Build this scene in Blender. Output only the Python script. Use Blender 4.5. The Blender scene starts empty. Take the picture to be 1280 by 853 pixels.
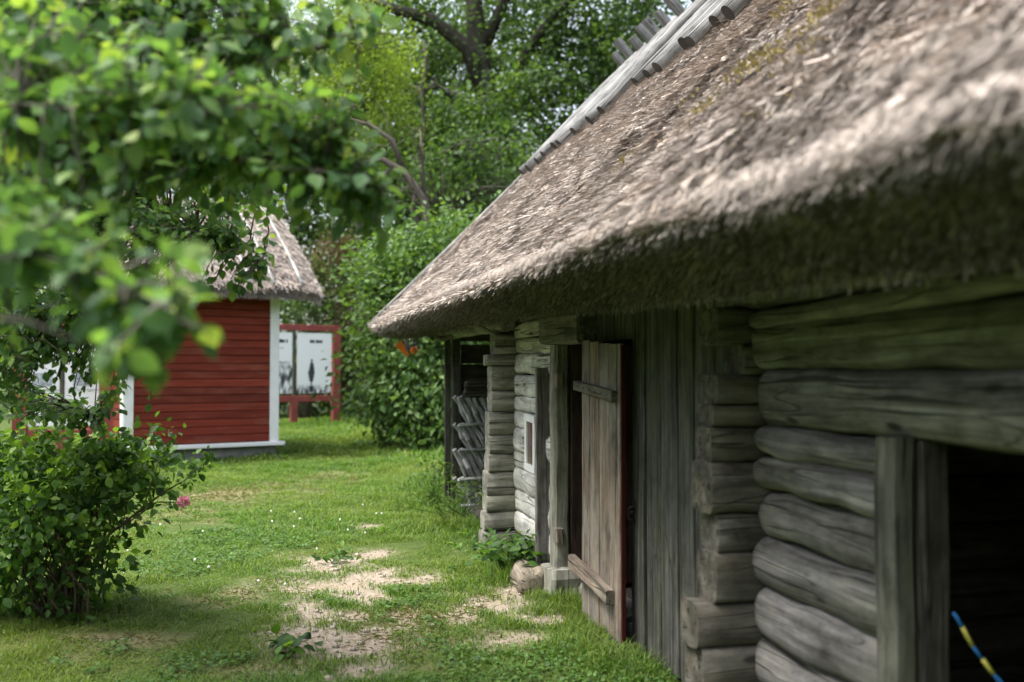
import bpy, math, random
import numpy as np
from mathutils import Vector, Matrix

random.seed(7)
rng = np.random.default_rng(11)
scene = bpy.context.scene
C = scene.collection
R = math.radians

# ------------------------------------------------------------------ camera
F = 1244.4            # focal length in pixels of the 1280 wide photograph (35 mm)
EYE = 1.6
PITCH = math.atan((460 - 426.5) / F)
cam_d = bpy.data.cameras.new('camera')
cam = bpy.data.objects.new('camera', cam_d)
C.objects.link(cam)
cam.location = (0, 0, EYE)
cam.rotation_euler = (R(90) + PITCH, 0, 0)
cam_d.lens = 35
cam_d.sensor_width = 36
cam_d.clip_start = 0.05
cam_d.clip_end = 2000
cam_d.dof.use_dof = True
cam_d.dof.focus_distance = 7.1
cam_d.dof.aperture_fstop = 1.42
scene.camera = cam


def at(px, py, Y):
    u = (px - 640) / F
    v = (426.5 - py) / F
    dy = math.cos(PITCH) - v * math.sin(PITCH)
    dz = math.sin(PITCH) + v * math.cos(PITCH)
    s = Y / dy
    return np.array((u * s, Y, EYE + dz * s))


# ------------------------------------------------------------------ world, light
w = bpy.data.worlds.new('World')
scene.world = w
w.use_nodes = True
nt = w.node_tree
nt.nodes.clear()
sky = nt.nodes.new('ShaderNodeTexSky')
sky.sky_type = 'NISHITA'
sky.sun_disc = False
SUN_EL, SUN_AZ = R(66), R(-108)      # azimuth from +Y towards +X
sky.sun_elevation = SUN_EL
sky.sun_rotation = SUN_AZ
sky.air_density = 1.0
sky.dust_density = 4.0
hs = nt.nodes.new('ShaderNodeHueSaturation')
hs.inputs['Saturation'].default_value = 0.5
bgn = nt.nodes.new('ShaderNodeBackground')
bgn.inputs['Strength'].default_value = 0.15
wo = nt.nodes.new('ShaderNodeOutputWorld')
nt.links.new(sky.outputs[0], hs.inputs['Color'])
nt.links.new(hs.outputs[0], bgn.inputs['Color'])
nt.links.new(bgn.outputs[0], wo.inputs['Surface'])
sd = bpy.data.lights.new('sun', 'SUN')
sd.energy = 1.9
sd.angle = R(26)
sd.color = (1.0, 0.97, 0.91)
so = bpy.data.objects.new('sun', sd)
C.objects.link(so)
dirv = Vector((math.sin(SUN_AZ) * math.cos(SUN_EL), math.cos(SUN_AZ) * math.cos(SUN_EL), math.sin(SUN_EL)))
so.rotation_euler = dirv.to_track_quat('Z', 'Y').to_euler()
so.location = (-20, 0, 30)

vs = scene.view_settings
vs.view_transform = 'Standard'
vs.look = 'None'
vs.exposure = 1.8
vs.gamma = 1
vs.use_curve_mapping = False
scene.render.engine = 'CYCLES'
cy = scene.cycles
cy.use_denoising = True
cy.max_bounces = 6
cy.diffuse_bounces = 3
cy.glossy_bounces = 2
cy.transmission_bounces = 4
cy.transparent_max_bounces = 4
cy.sample_clamp_indirect = 6
cy.use_adaptive_sampling = True


# ------------------------------------------------------------------ noise in numpy
def _h(a, b, c, s):
    v = np.sin(a * 127.1 + b * 311.7 + c * 74.7 + s * 53.3) * 43758.5453
    return v - np.floor(v)


def vnoise(p, freq=1.0, seed=0):
    p = np.asarray(p, float) * freq
    i = np.floor(p)
    f = p - i
    f = f * f * (3 - 2 * f)
    out = 0
    for dx in (0, 1):
        for dy in (0, 1):
            for dz in (0, 1):
                wgt = (f[:, 0] if dx else 1 - f[:, 0]) * (f[:, 1] if dy else 1 - f[:, 1]) * (f[:, 2] if dz else 1 - f[:, 2])
                out = out + wgt * _h(i[:, 0] + dx, i[:, 1] + dy, i[:, 2] + dz, seed)
    return out * 2 - 1


def unit(a):
    return a / np.maximum(np.linalg.norm(a, axis=-1, keepdims=True), 1e-9)


# ------------------------------------------------------------------ object helpers
def tag(o, label=None, cat=None, group=None, kind=None):
    if label: o['label'] = label
    if cat: o['category'] = cat
    if group: o['group'] = group
    if kind: o['kind'] = kind
    return o


def empty(name, loc, rz=0.0):
    o = bpy.data.objects.new(name, None)
    C.objects.link(o)
    o.location = loc
    o.rotation_euler = (0, 0, rz)
    o.empty_display_size = 0.2
    return o


def arr_mesh(name, V, quads=None, tris=None, attrs=None, smooth=False):
    me = bpy.data.meshes.new(name)
    V = np.asarray(V, np.float32)
    me.vertices.add(len(V))
    me.vertices.foreach_set('co', V.ravel())
    li, ls = [], []
    n = 0
    if quads is not None and len(quads):
        q = np.asarray(quads, np.int32)
        li.append(q.ravel()); ls.append(np.arange(len(q), dtype=np.int32) * 4)
        n = q.size
    if tris is not None and len(tris):
        t = np.asarray(tris, np.int32)
        li.append(t.ravel()); ls.append(n + np.arange(len(t), dtype=np.int32) * 3)
    li = np.concatenate(li); ls = np.concatenate(ls)
    me.loops.add(len(li)); me.loops.foreach_set('vertex_index', li)
    me.polygons.add(len(ls)); me.polygons.foreach_set('loop_start', ls)
    me.polygons.foreach_set('use_smooth', np.full(len(ls), smooth, dtype=bool))
    for k, a in (attrs or {}).items():
        a = np.asarray(a, np.float32)
        if a.ndim == 1:
            at_ = me.attributes.new(k, 'FLOAT', 'POINT'); at_.data.foreach_set('value', a)
        else:
            at_ = me.attributes.new(k, 'FLOAT_VECTOR', 'POINT'); at_.data.foreach_set('vector', a.ravel())
    me.update(calc_edges=True)
    me.validate()
    return me


def link_mesh(name, me, mat, parent=None, loc=None):
    o = bpy.data.objects.new(name, me)
    if mat: me.materials.append(mat)
    C.objects.link(o)
    if parent: o.parent = parent
    if loc is not None: o.location = loc
    return o


class MB:
    """collects boxes, logs and tubes of ONE part"""
    def __init__(s, off=(0, 0, 0)):
        s.V, s.Fc, s.W, s.n, s.off, s.sm, s.capf = [], [], [], 0, np.array(off, float), [], []

    def add(s, V, Fc, Wc, smooth=True):
        V = np.asarray(V, float)
        s.V.append(V); s.W.append(np.asarray(Wc, float))
        for f in Fc:
            s.Fc.append([i + s.n for i in f]); s.sm.append(smooth)
        s.n += len(V)

    def bar(s, p0, p1, wdt, hgt, up=(0, 0, 1), seg=1, wob=0.0, taper=1.0, chamfer=0.12, roll=0.0):
        """a sawn timber from p0 to p1; wdt across, hgt along `up`"""
        p0, p1 = np.array(p0, float), np.array(p1, float)
        d = p1 - p0; L = np.linalg.norm(d); d = d / L
        u = np.array(up, float); u = u - d * u.dot(d); u /= np.linalg.norm(u)
        v = np.cross(d, u)
        if roll:
            u, v = u * math.cos(roll) + v * math.sin(roll), v * math.cos(roll) - u * math.sin(roll)
        a, b = wdt / 2, hgt / 2
        c = min(a, b) * chamfer * 2
        prof = [(-a + c, -b), (a - c, -b), (a, -b + c), (a, b - c), (a - c, b), (-a + c, b), (-a, b - c), (-a, -b + c)]
        V, W = [], []
        r1, r2 = random.random() * 50, random.random() * 50
        for i in range(seg + 1):
            t = i / seg
            k = 1 + (taper - 1) * t
            ox, oy = random.uniform(-wob, wob), random.uniform(-wob, wob)
            for (x, y) in prof:
                V.append(p0 + d * L * t + v * (x * k + ox) + u * (y * k + oy))
                W.append((L * t + r1, x + r2, y + r1))
        Fc = []
        for i in range(seg):
            for j in range(8):
                q = (j + 1) % 8
                Fc.append([i * 8 + j, i * 8 + q, (i + 1) * 8 + q, (i + 1) * 8 + j])
        Fc.append([7, 6, 5, 4, 3, 2, 1, 0]); Fc.append([seg * 8 + j for j in range(8)])
        s.add(V, Fc, W, smooth=False)

    def log(s, p0, p1, a, b, up=(0, 0, 1), n=16, seg=12, power=2.6, rough=0.012, taper=1.0, bow=0.0, endround=0.0, seed=None, capmat=0):
        """a rough log: half width a across, half height b along `up`"""
        p0, p1 = np.array(p0, float), np.array(p1, float)
        d = p1 - p0; L = np.linalg.norm(d); d = d / L
        u = np.array(up, float); u = u - d * u.dot(d); u /= np.linalg.norm(u)
        v = np.cross(d, u)
        sd = random.random() * 99 if seed is None else seed
        r2 = random.random() * 50
        ts = np.linspace(0, 1, seg + 1)
        if endround > 0:
            e = endround / L
            ts = np.concatenate([[0, e * .25, e], np.linspace(e * 2, 1 - e * 2, max(seg - 3, 2)), [1 - e, 1 - e * .25, 1]])
        V, W = [], []
        bx, by = random.uniform(-1, 1) * bow, random.uniform(-1, 1) * bow
        for t in ts:
            k = 1 + (taper - 1) * t
            sh = 1.0
            if endround > 0:
                q = min(t, 1 - t) * L / endround
                sh = 1.0 if q >= 1 else 0.55 + 0.45 * math.sqrt(max(0, 1 - (1 - q) ** 2))
            ph = np.linspace(0, 2 * math.pi, n, endpoint=False)
            cx, sy = np.cos(ph), np.sin(ph)
            x = np.sign(cx) * np.abs(cx) ** (2 / power) * a * k * sh
            y = np.sign(sy) * np.abs(sy) ** (2 / power) * b * k * sh
            P = p0 + np.outer(np.ones(n), d) * L * t + np.outer(x, v) + np.outer(y, u)
            P += (v * bx + u * by) * math.sin(math.pi * t)
            V.append(P); W.append(np.stack([np.full(n, L * t + sd), x + r2, y + sd], 1))
        V = np.concatenate(V); W = np.concatenate(W)
        ctr = np.repeat(p0 + np.outer(ts, d) * L, n, 0)
        rd = unit(V - ctr)
        V = V + rd * (vnoise(W, 5, 1) * rough * 1.0 + vnoise(W * np.array((.35, 1, 1)), 16, 2) * rough * .6)[:, None]
        m = len(ts)
        Fc = []
        for i in range(m - 1):
            for j in range(n):
                q = (j + 1) % n
                Fc.append([i * n + j, i * n + q, (i + 1) * n + q, (i + 1) * n + j])
        Fc.append(list(range(n))[::-1]); Fc.append([(m - 1) * n + j for j in range(n)])
        s.add(V, Fc, W, smooth=True)
        s.sm[-1] = s.sm[-2] = False
        if capmat: s.capf.append((len(s.Fc) - 2, capmat))

    def tube(s, P, rad, n=8):
        P = np.asarray(P, float); m = len(P)
        rad = np.broadcast_to(np.asarray(rad, float), (m,))
        T = unit(np.gradient(P, axis=0))
        ref = np.array((0, 0, 1.0)) if abs(T[0][2]) < .9 else np.array((1.0, 0, 0))
        V, W = [], []
        ln = 0
        r1 = random.random() * 50
        for i in range(m):
            u = unit(ref - T[i] * ref.dot(T[i])); v = np.cross(T[i], u); ref = u
            if i: ln += np.linalg.norm(P[i] - P[i - 1])
            ph = np.linspace(0, 2 * math.pi, n, endpoint=False)
            V.append(P[i] + rad[i] * (np.outer(np.cos(ph), u) + np.outer(np.sin(ph), v)))
            W.append(np.stack([np.full(n, ln + r1), rad[i] * np.cos(ph) + r1, rad[i] * np.sin(ph)], 1))
        Fc = []
        for i in range(m - 1):
            for j in range(n):
                q = (j + 1) % n
                Fc.append([i * n + j, i * n + q, (i + 1) * n + q, (i + 1) * n + j])
        Fc.append(list(range(n))[::-1]); Fc.append([(m - 1) * n + j for j in range(n)])
        s.add(np.concatenate(V), Fc, np.concatenate(W))

    def quad(s, a, b, c, d):
        V = [a, b, c, d]
        s.add(V, [[0, 1, 2, 3]], V, smooth=False)

    def build(s, name, mat, parent=None):
        me = bpy.data.meshes.new(name)
        V = np.concatenate(s.V) - s.off
        me.from_pydata(V.tolist(), [], s.Fc)
        a = me.attributes.new('wc', 'FLOAT_VECTOR', 'POINT')
        a.data.foreach_set('vector', np.concatenate(s.W).astype(np.float32).ravel())
        me.polygons.foreach_set('use_smooth', np.array(s.sm, dtype=bool))
        me.update()
        o = link_mesh(name, me, mat[0] if isinstance(mat, list) else mat, parent)
        if isinstance(mat, list):
            for x in mat[1:]: me.materials.append(x)
            for i, k in s.capf: me.polygons[i].material_index = k
        return o


def bez(p0, p1, sag=0.0, n=7, jit=0.0, up=(0, 0, 1)):
    p0, p1 = np.array(p0, float), np.array(p1, float)
    t = np.linspace(0, 1, n)[:, None]
    P = p0 + (p1 - p0) * t + np.array(up) * sag * np.sin(np.pi * t)
    if jit:
        J = rng.normal(0, jit, (n, 3)); J[0] = 0; J[-1] = 0
        P = P + J
    return P


# ------------------------------------------------------------------ materials
def new_mat(name):
    m = bpy.data.materials.new(name)
    m.use_nodes = True
    t = m.node_tree
    b = t.nodes['Principled BSDF']
    return m, t, b


def nd(t, typ, **kw):
    n = t.nodes.new(typ)
    for k, v in kw.items():
        setattr(n, k, v)
    return n


def ramp(t, stops, src):
    r = t.nodes.new('ShaderNodeValToRGB')
    e = r.color_ramp.elements
    while len(e) < len(stops): e.new(0.5)
    for i, (p, c) in enumerate(stops):
        e[i].position = p
        e[i].color = (c[0], c[1], c[2], 1) if len(c) == 3 else c
    t.links.new(src, r.inputs['Fac'])
    return r


def mixc(t, a, b, fac, mode='MIX'):
    n = t.nodes.new('ShaderNodeMix')
    n.data_type = 'RGBA'
    n.blend_type = mode
    for key, val in (('A', a), ('B', b)):
        sock = [i for i in n.inputs if i.name == key and i.type == 'RGBA'][0]
        if isinstance(val, (tuple, list)): sock.default_value = (*val[:3], 1)
        else: t.links.new(val, sock)
    fs = n.inputs[0]
    if isinstance(fac, (int, float)): fs.default_value = fac
    else: t.links.new(fac, fs)
    return [o for o in n.outputs if o.type == 'RGBA'][0]


def noise(t, vec, scale, detail=4, rough=.55, dist=0.0):
    n = nd(t, 'ShaderNodeTexNoise')
    n.inputs['Scale'].default_value = scale
    n.inputs['Detail'].default_value = detail
    n.inputs['Roughness'].default_value = rough
    n.inputs['Distortion'].default_value = dist
    if vec is not None: t.links.new(vec, n.inputs['Vector'])
    return n.outputs['Fac']


def mapping(t, vec, sc):
    m = nd(t, 'ShaderNodeMapping')
    m.inputs['Scale'].default_value = sc
    t.links.new(vec, m.inputs['Vector'])
    return m.outputs['Vector']


def bump(t, b, h, strength, dist=0.01):
    n = nd(t, 'ShaderNodeBump')
    n.inputs['Strength'].default_value = strength
    n.inputs['Distance'].default_value = dist
    t.links.new(h, n.inputs['Height'])
    t.links.new(n.outputs['Normal'], b.inputs['Normal'])


def wood(name, dark, mid, light, stain=None, stain_amt=.5, crack=.75, grain=22, rough=.85):
    m, t, b = new_mat(name)
    a = nd(t, 'ShaderNodeAttribute', attribute_name='wc')
    v = mapping(t, a.outputs['Vector'], (1.3, grain, grain))
    g = noise(t, v, 1.0, 6, .62, .4)
    col = ramp(t, [(.28, dark), (.5, mid), (.74, light)], g).outputs['Color']
    big = noise(t, mapping(t, a.outputs['Vector'], (1.6, 5, 5)), 1.0, 3, .6)
    if stain:
        f = ramp(t, [(.42, (0, 0, 0)), (.68, (stain_amt,) * 3)], big).outputs['Color']
        col = mixc(t, col, stain, f)
    patch = noise(t, mapping(t, a.outputs['Vector'], (4.5, 9, 9)), 1.0, 6, .7)
    col = mixc(t, col, ramp(t, [(.3, (.38, .36, .33)), (.5, (1, 1, 1)), (.72, (1.5, 1.47, 1.4))], patch).outputs['Color'], .9, 'MULTIPLY')
    kn = nd(t, 'ShaderNodeTexVoronoi')
    kn.inputs['Scale'].default_value = 1.0
    t.links.new(mapping(t, a.outputs['Vector'], (2.2, 6, 6)), kn.inputs['Vector'])
    col = mixc(t, col, (.03, .025, .02), ramp(t, [(.07, (.85, .85, .85)), (.13, (0, 0, 0))], kn.outputs['Distance']).outputs['Color'])
    cv = mapping(t, a.outputs['Vector'], (.9, 30, 30))
    cr = noise(t, cv, 1.0, 2, .5, .8)
    cm0 = ramp(t, [(.33, (1, 1, 1)), (.39, (0, 0, 0))], cr).outputs['Color']
    lg = noise(t, mapping(t, a.outputs['Vector'], (.35, 5, 5)), 1.0, 2, .5, .15)
    ln = ramp(t, [(.495, (0, 0, 0)), (.4995, (1, 1, 1)), (.5005, (1, 1, 1)), (.505, (0, 0, 0))], lg).outputs['Color']
    ln = mixc(t, ln, (0, 0, 0), ramp(t, [(.42, (1, 1, 1)), (.52, (0, 0, 0))], patch).outputs['Color'])
    cm = mixc(t, cm0, ln, 1.0, 'LIGHTEN')
    mul = nd(t, 'ShaderNodeMath', operation='MULTIPLY')
    t.links.new(cm, mul.inputs[0]); mul.inputs[1].default_value = crack
    col = mixc(t, col, (.02, .018, .015), mul.outputs[0])
    t.links.new(col, b.inputs['Base Color'])
    b.inputs['Roughness'].default_value = rough
    b.inputs['Specular IOR Level'].default_value = .25
    sub = nd(t, 'ShaderNodeMath', operation='SUBTRACT')
    t.links.new(g, sub.inputs[0]); t.links.new(cm, sub.inputs[1])
    bump(t, b, sub.outputs[0], .8, .008)
    return m


def plain(name, col, rough=.7, spec=.3, var=.25, scale=6, metal=0.0):
    m, t, b = new_mat(name)
    tc = nd(t, 'ShaderNodeTexCoord')
    n = noise(t, tc.outputs['Object'], scale, 5, .6)
    lo = tuple(c * (1 - var) for c in col); hi = tuple(min(1, c * (1 + var)) for c in col)
    t.links.new(ramp(t, [(.3, lo), (.7, hi)], n).outputs['Color'], b.inputs['Base Color'])
    b.inputs['Roughness'].default_value = rough
    b.inputs['Specular IOR Level'].default_value = spec
    b.inputs['Metallic'].default_value = metal
    bump(t, b, noise(t, tc.outputs['Object'], scale * 8, 4), .25, .005)
    return m


def leafmat(name, stops, trans=.4, rough=.42, spec=.45, big=None, tcol=None):
    """stops: colours picked per leaf"""
    m, t, b = new_mat(name)
    g = nd(t, 'ShaderNodeNewGeometry')
    col = ramp(t, stops, g.outputs['Random Per Island']).outputs['Color']
    if big:
        tc = nd(t, 'ShaderNodeTexCoord')
        n = noise(t, tc.outputs['Object'], big[0], 2, .5)
        col = mixc(t, col, big[1], ramp(t, [(.4, (0, 0, 0)), (.7, (big[2],) * 3)], n).outputs['Color'])
    t.links.new(col, b.inputs['Base Color'])
    b.inputs['Roughness'].default_value = rough
    b.inputs['Specular IOR Level'].default_value = spec
    tr = nd(t, 'ShaderNodeBsdfTranslucent')
    tcl = mixc(t, col, tcol or (1.7, 1.7, .7), 1.0, 'MULTIPLY')
    t.links.new(tcl, tr.inputs['Color'])
    mx = nd(t, 'ShaderNodeMixShader')
    mx.inputs[0].default_value = trans
    t.links.new(b.outputs[0], mx.inputs[1]); t.links.new(tr.outputs[0], mx.inputs[2])
    t.links.new(mx.outputs[0], t.nodes['Material Output'].inputs['Surface'])
    return m


def thatchmat(name, d, mcol, l, moss):
    m, t, b = new_mat(name)
    g = nd(t, 'ShaderNodeNewGeometry')
    tc = nd(t, 'ShaderNodeTexCoord')
    col = ramp(t, [(0, d), (.45, mcol), (1, l)], g.outputs['Random Per Island']).outputs['Color']
    n1 = noise(t, tc.outputs['Object'], 3.5, 5, .6)
    col = mixc(t, col, ramp(t, [(.3, (.55, .52, .5)), (.5, (1, 1, 1)), (.75, (1.25, 1.18, 1.1))], n1).outputs['Color'], .85, 'MULTIPLY')
    n2 = noise(t, tc.outputs['Object'], 1.1, 5, .65)
    col = mixc(t, col, moss, ramp(t, [(.62, (0, 0, 0)), (.78, (.4, .4, .4))], n2).outputs['Color'])
    t.links.new(col, b.inputs['Base Color'])
    b.inputs['Roughness'].default_value = .9
    b.inputs['Specular IOR Level'].default_value = .2
    bump(t, b, noise(t, tc.outputs['Object'], 60, 3), .6, .01)
    return m


M = {}
M['log'] = wood('weathered_log', (.06, .056, .053), (.165, .155, .15), (.34, .325, .315), (.15, .145, .10), .3)
M['stub'] = wood('brown_stub_log', (.03, .027, .022), (.085, .078, .066), (.18, .17, .15), (.16, .14, .09), .4, grain=14)
M['log_silver'] = wood('silver_log', (.24, .24, .225), (.50, .495, .465), (.72, .71, .67), (.36, .36, .26), .3, grain=12, crack=.9)
M['plank'] = wood('grey_plank', (.022, .022, .02), (.07, .069, .063), (.16, .158, .146), (.09, .10, .05), .4, grain=30)
M['door'] = wood('brown_plank', (.09, .066, .048), (.20, .155, .118), (.36, .29, .235), (.22, .21, .185), .9, grain=30, crack=.6)
M['frame'] = wood('pale_frame', (.10, .095, .08), (.23, .225, .19), (.40, .39, .345), (.19, .2, .13), .4)
M['frame_green'] = wood('greened_frame', (.055, .055, .045), (.13, .128, .108), (.23, .225, .195), (.14, .145, .09), .4)
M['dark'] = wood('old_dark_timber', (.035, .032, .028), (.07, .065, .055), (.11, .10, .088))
M['umber'] = wood('umber_timber', (.03, .02, .016), (.055, .034, .027), (.09, .056, .045))
M['pole'] = wood('silver_pole', (.08, .08, .079), (.165, .165, .16), (.26, .26, .253), None, crack=.85, grain=34)
M['peeled'] = wood('peeled_pole', (.24, .24, .23), (.36, .36, .35), (.48, .48, .47), None, crack=.4, grain=30)
M['hurdle'] = wood('grey_split_wood', (.18, .18, .178), (.34, .34, .335), (.5, .5, .49), None)
M['endgrain'] = plain('dark_end_grain', (.05, .045, .04), .9, .1)
M['red_edge'] = plain('red_edge_paint', (.06, .013, .010), .9, .1)
M['white'] = plain('white_paint', (.72, .72, .70), .6, .3, .06)
M['glass'] = plain('window_glass', (.10, .055, .05), .08, .6, .3, 3)
M['stone'] = plain('pale_stone', (.46, .44, .40), .9, .2, .3, 9)
M['pebble'] = plain('sandy_pebble', (.32, .28, .23), .9, .2, .35, 30)
M['fieldstone'] = plain('grey_fieldstone', (.2, .19, .17), .9, .2, .4, 7)
M['concrete'] = plain('grey_concrete', (.24, .235, .22), .9, .2, .3, 5)
M['iron'] = plain('rusty_iron', (.06, .05, .045), .6, .4, .4, 20, .6)
M['thatch'] = thatchmat('grey_thatch', (.18, .155, .132), (.32, .28, .245), (.48, .43, .385), (.34, .29, .17))
M['thatch_far'] = thatchmat('shed_thatch', (.20, .17, .15), (.36, .315, .28), (.55, .50, .46), (.24, .23, .15))
M['straw'] = thatchmat('loose_straw', (.13, .11, .092), (.36, .31, .27), (.50, .445, .40), (.28, .24, .14))
M['reed'] = thatchmat('shade_dark_reed', (.075, .067, .058), (.20, .178, .155), (.42, .375, .33), (.18, .165, .135))  # eave shade put into the colour of the cut reed ends
M['moss'] = leafmat('dry_moss', [(0, (.13, .11, .05)), (.5, (.22, .185, .08)), (1, (.18, .14, .08))], .1, .9, .1)
M['bark'] = wood('tree_bark', (.04, .036, .03), (.09, .08, .066), (.15, .138, .115), (.10, .11, .07), .4, grain=12)
M['bark_dark'] = wood('dark_bark', (.018, .016, .013), (.042, .037, .03), (.075, .068, .057), (.05, .055, .035), .4, grain=12)
M['bark_pale'] = wood('pale_dead_bark', (.035, .029, .023), (.07, .059, .048), (.115, .098, .082), None, grain=12)
M['twig'] = plain('twig_bark', (.10, .075, .055), .8, .2)
M['rotten'] = wood('rotten_wood', (.10, .085, .065), (.21, .18, .14), (.33, .29, .23), (.12, .12, .06), .4, grain=16)
M['orange'] = plain('orange_paint', (.75, .18, .02), .5, .4, .15)
M['petal'] = leafmat('pink_petal', [(0, (.80, .22, .34)), (.6, (.88, .42, .52)), (1, (.92, .65, .70))], .3, .6, .2, tcol=(1, 1, 1))
M['apple'] = plain('green_apple', (.20, .28, .05), .4, .5, .2, 10)
M['blue'] = plain('blue_cord', (.02, .16, .42), .6, .3)
M['yellow'] = plain('yellow_cord', (.55, .50, .10), .6, .3)
M['leaf_apple'] = leafmat('apple_leaf', [(0, (.04, .09, .038)), (.35, (.07, .145, .054)), (.7, (.105, .195, .06)), (.93, (.15, .24, .06)), (1, (.22, .29, .075))], .46, .55, .25)
M['leaf_rose'] = leafmat('bush_leaf', [(0, (.025, .06, .016)), (.5, (.05, .115, .022)), (.8, (.09, .18, .03)), (1, (.16, .27, .045))], .4, .5, .25)
M['leaf_pale'] = leafmat('pale_leaf', [(0, (.08, .16, .03)), (.5, (.13, .24, .035)), (1, (.19, .30, .05))], .4, .45, .4)  # paler green leaves, mostly over the top of the bush
M['leaf_dark'] = leafmat('dark_leaf', [(0, (.02, .045, .016)), (.5, (.042, .085, .027)), (1, (.08, .14, .04))], .45, .5, .3, (.55, (.10, .17, .045), .7))
M['leaf_mid'] = leafmat('mid_leaf', [(0, (.021, .047, .016)), (.5, (.046, .09, .026)), (1, (.085, .145, .04))], .45, .5, .3, (.6, (.10, .18, .045), .5))
M['leaf_lime'] = leafmat('lime_leaf', [(0, (.12, .18, .025)), (.5, (.18, .265, .04)), (1, (.25, .34, .06))], .5, .5, .3)
M['leaf_lilac'] = leafmat('lilac_leaf', [(0, (.035, .08, .022)), (.5, (.07, .14, .034)), (1, (.13, .21, .055))], .35, .5, .3, (1.6, (.12, .20, .055), .45))
M['leaf_brown'] = leafmat('bronze_leaf', [(0, (.06, .035, .025)), (.5, (.10, .07, .035)), (1, (.11, .12, .045))], .35, .5, .3)
M['grass'] = leafmat('grass_blade', [(0, (.03, .07, .012)), (.45, (.08, .158, .026)), (.85, (.138, .23, .04)), (1, (.25, .26, .09))], .42, .5, .3, (.45, (.20, .225, .05), .5), (1.5, 1.7, .6))
M['dead'] = leafmat('dead_blade', [(0, (.13, .12, .05)), (.6, (.23, .21, .10)), (1, (.10, .14, .04))], .2, .8, .1)
M['clover'] = leafmat('clover_leaf', [(0, (.04, .085, .018)), (.6, (.07, .15, .03)), (1, (.11, .20, .04))], .35, .55, .3)
M['clover_flower'] = plain('clover_flower', (.75, .74, .70), .8, .1, .1)

# red boarding
m, t, b = new_mat('falun_red_boards')
a = nd(t, 'ShaderNodeAttribute', attribute_name='wc')
g = noise(t, mapping(t, a.outputs['Vector'], (1.2, 16, 16)), 1, 5, .6)
rc = ramp(t, [(.25, (.10, .018, .011)), (.55, (.19, .033, .018)), (.85, (.25, .052, .03))], g).outputs['Color']
gg = nd(t, 'ShaderNodeNewGeometry')
rc = mixc(t, rc, ramp(t, [(0, (.72, .72, .72)), (1, (1.2, 1.15, 1.1))], gg.outputs['Random Per Island']).outputs['Color'], 1.0, 'MULTIPLY')
fd = noise(t, mapping(t, a.outputs['Vector'], (1.5, 3, 3)), 1, 4, .6)
rc = mixc(t, rc, (.24, .085, .055), ramp(t, [(.5, (0, 0, 0)), (.75, (.5, .5, .5))], fd).outputs['Color'])
t.links.new(rc, b.inputs['Base Color'])
b.inputs['Roughness'].default_value = .85
b.inputs['Specular IOR Level'].default_value = .2
bump(t, b, g, .4, .005)
M['red'] = m
m, t, b = new_mat('red_post_paint')
tc = nd(t, 'ShaderNodeTexCoord')
g = noise(t, tc.outputs['Object'], 4, 5)
t.links.new(ramp(t, [(.3, (.17, .03, .024)), (.7, (.26, .05, .04))], g).outputs['Color'], b.inputs['Base Color'])
b.inputs['Roughness'].default_value = .7
M['red_post'] = m

# poster with a grey photograph in its lower half
def poster(name, z_split, thresh, sc):
    m, t, b = new_mat(name)
    tc = nd(t, 'ShaderNodeTexCoord')
    n = noise(t, mapping(t, tc.outputs['Generated'], (sc, sc, sc * .8)), 1, 5, .6)
    ph = ramp(t, [(thresh - .07, (.03, .035, .04)), (thresh + .08, (.78, .79, .8))], n).outputs['Color']
    sp = nd(t, 'ShaderNodeSeparateXYZ')
    t.links.new(tc.outputs['Generated'], sp.inputs[0])
    f = ramp(t, [(z_split - .08, (1, 1, 1)), (z_split + .04, (0, 0, 0))], sp.outputs['Z']).outputs['Color']
    t.links.new(mixc(t, (.78, .79, .8), ph, f), b.inputs['Base Color'])
    b.inputs['Roughness'].default_value = .5
    return m
M['poster_a'] = poster('poster_crowd', .52, .5, 8)
M['poster_b'] = poster('poster_skyline', .12, .52, 9)
M['ink'] = plain('print_ink', (.045, .05, .055), .6, .2)
M['poster_c'] = plain('white_panel', (.74, .75, .77), .5, .3, .04)
M['ink_pale'] = plain('pale_print', (.35, .38, .42), .6, .2, .4, 14)


# ------------------------------------------------------------------ leaves
def leaf_template(hi=True, wid=.62):
    if hi:
        rows = [(0, .0), (.12, .34), (.32, .92), (.55, 1.0), (.78, .62), (1.0, 0.02)]
        V = []
        for (y, wv) in rows:
            for sx in (-1, 0, 1):
                x = sx * wv * wid / 2
                V.append((x, y, .13 * abs(x) / wid * 2 * .55 - .16 * y * y))
        Q = []
        for r in range(len(rows) - 1):
            for c in range(2):
                i = r * 3 + c
                Q.append((i, i + 1, i + 4, i + 3))
        return np.array(V), np.array(Q), None
    V = np.array([(0, 0, 0), (wid / 2, .45, .06), (0, 1, -.1), (-wid / 2, .45, .06)])
    return V, None, np.array([(0, 1, 2), (0, 2, 3)])


LEAF_HI = leaf_template(True)
LEAF_LO = leaf_template(False)
LEAF_OVAL = leaf_template(True, .8)


def leaf_mesh(name, pos, dr, nr, size, tmpl):
    T, Q, Tr = tmpl
    dr = unit(dr)
    s = unit(np.cross(dr, nr))
    n = np.cross(s, dr)
    k = len(T)
    V = (pos[:, None, :] + size[:, None, None] * (T[None, :, 0:1] * s[:, None, :] + T[None, :, 1:2] * dr[:, None, :] + T[None, :, 2:3] * n[:, None, :])).reshape(-1, 3)
    base = (np.arange(len(pos)) * k)[:, None, None]
    q = (Q[None] + base).reshape(-1, 4) if Q is not None else None
    tr = (Tr[None] + base).reshape(-1, 3) if Tr is not None else None
    return arr_mesh(name, V, q, tr, smooth=(Q is not None))


def rand_dirs(n, zb=0.0):
    d = rng.normal(0, 1, (n, 3)); d[:, 2] += zb
    return unit(d)


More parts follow.
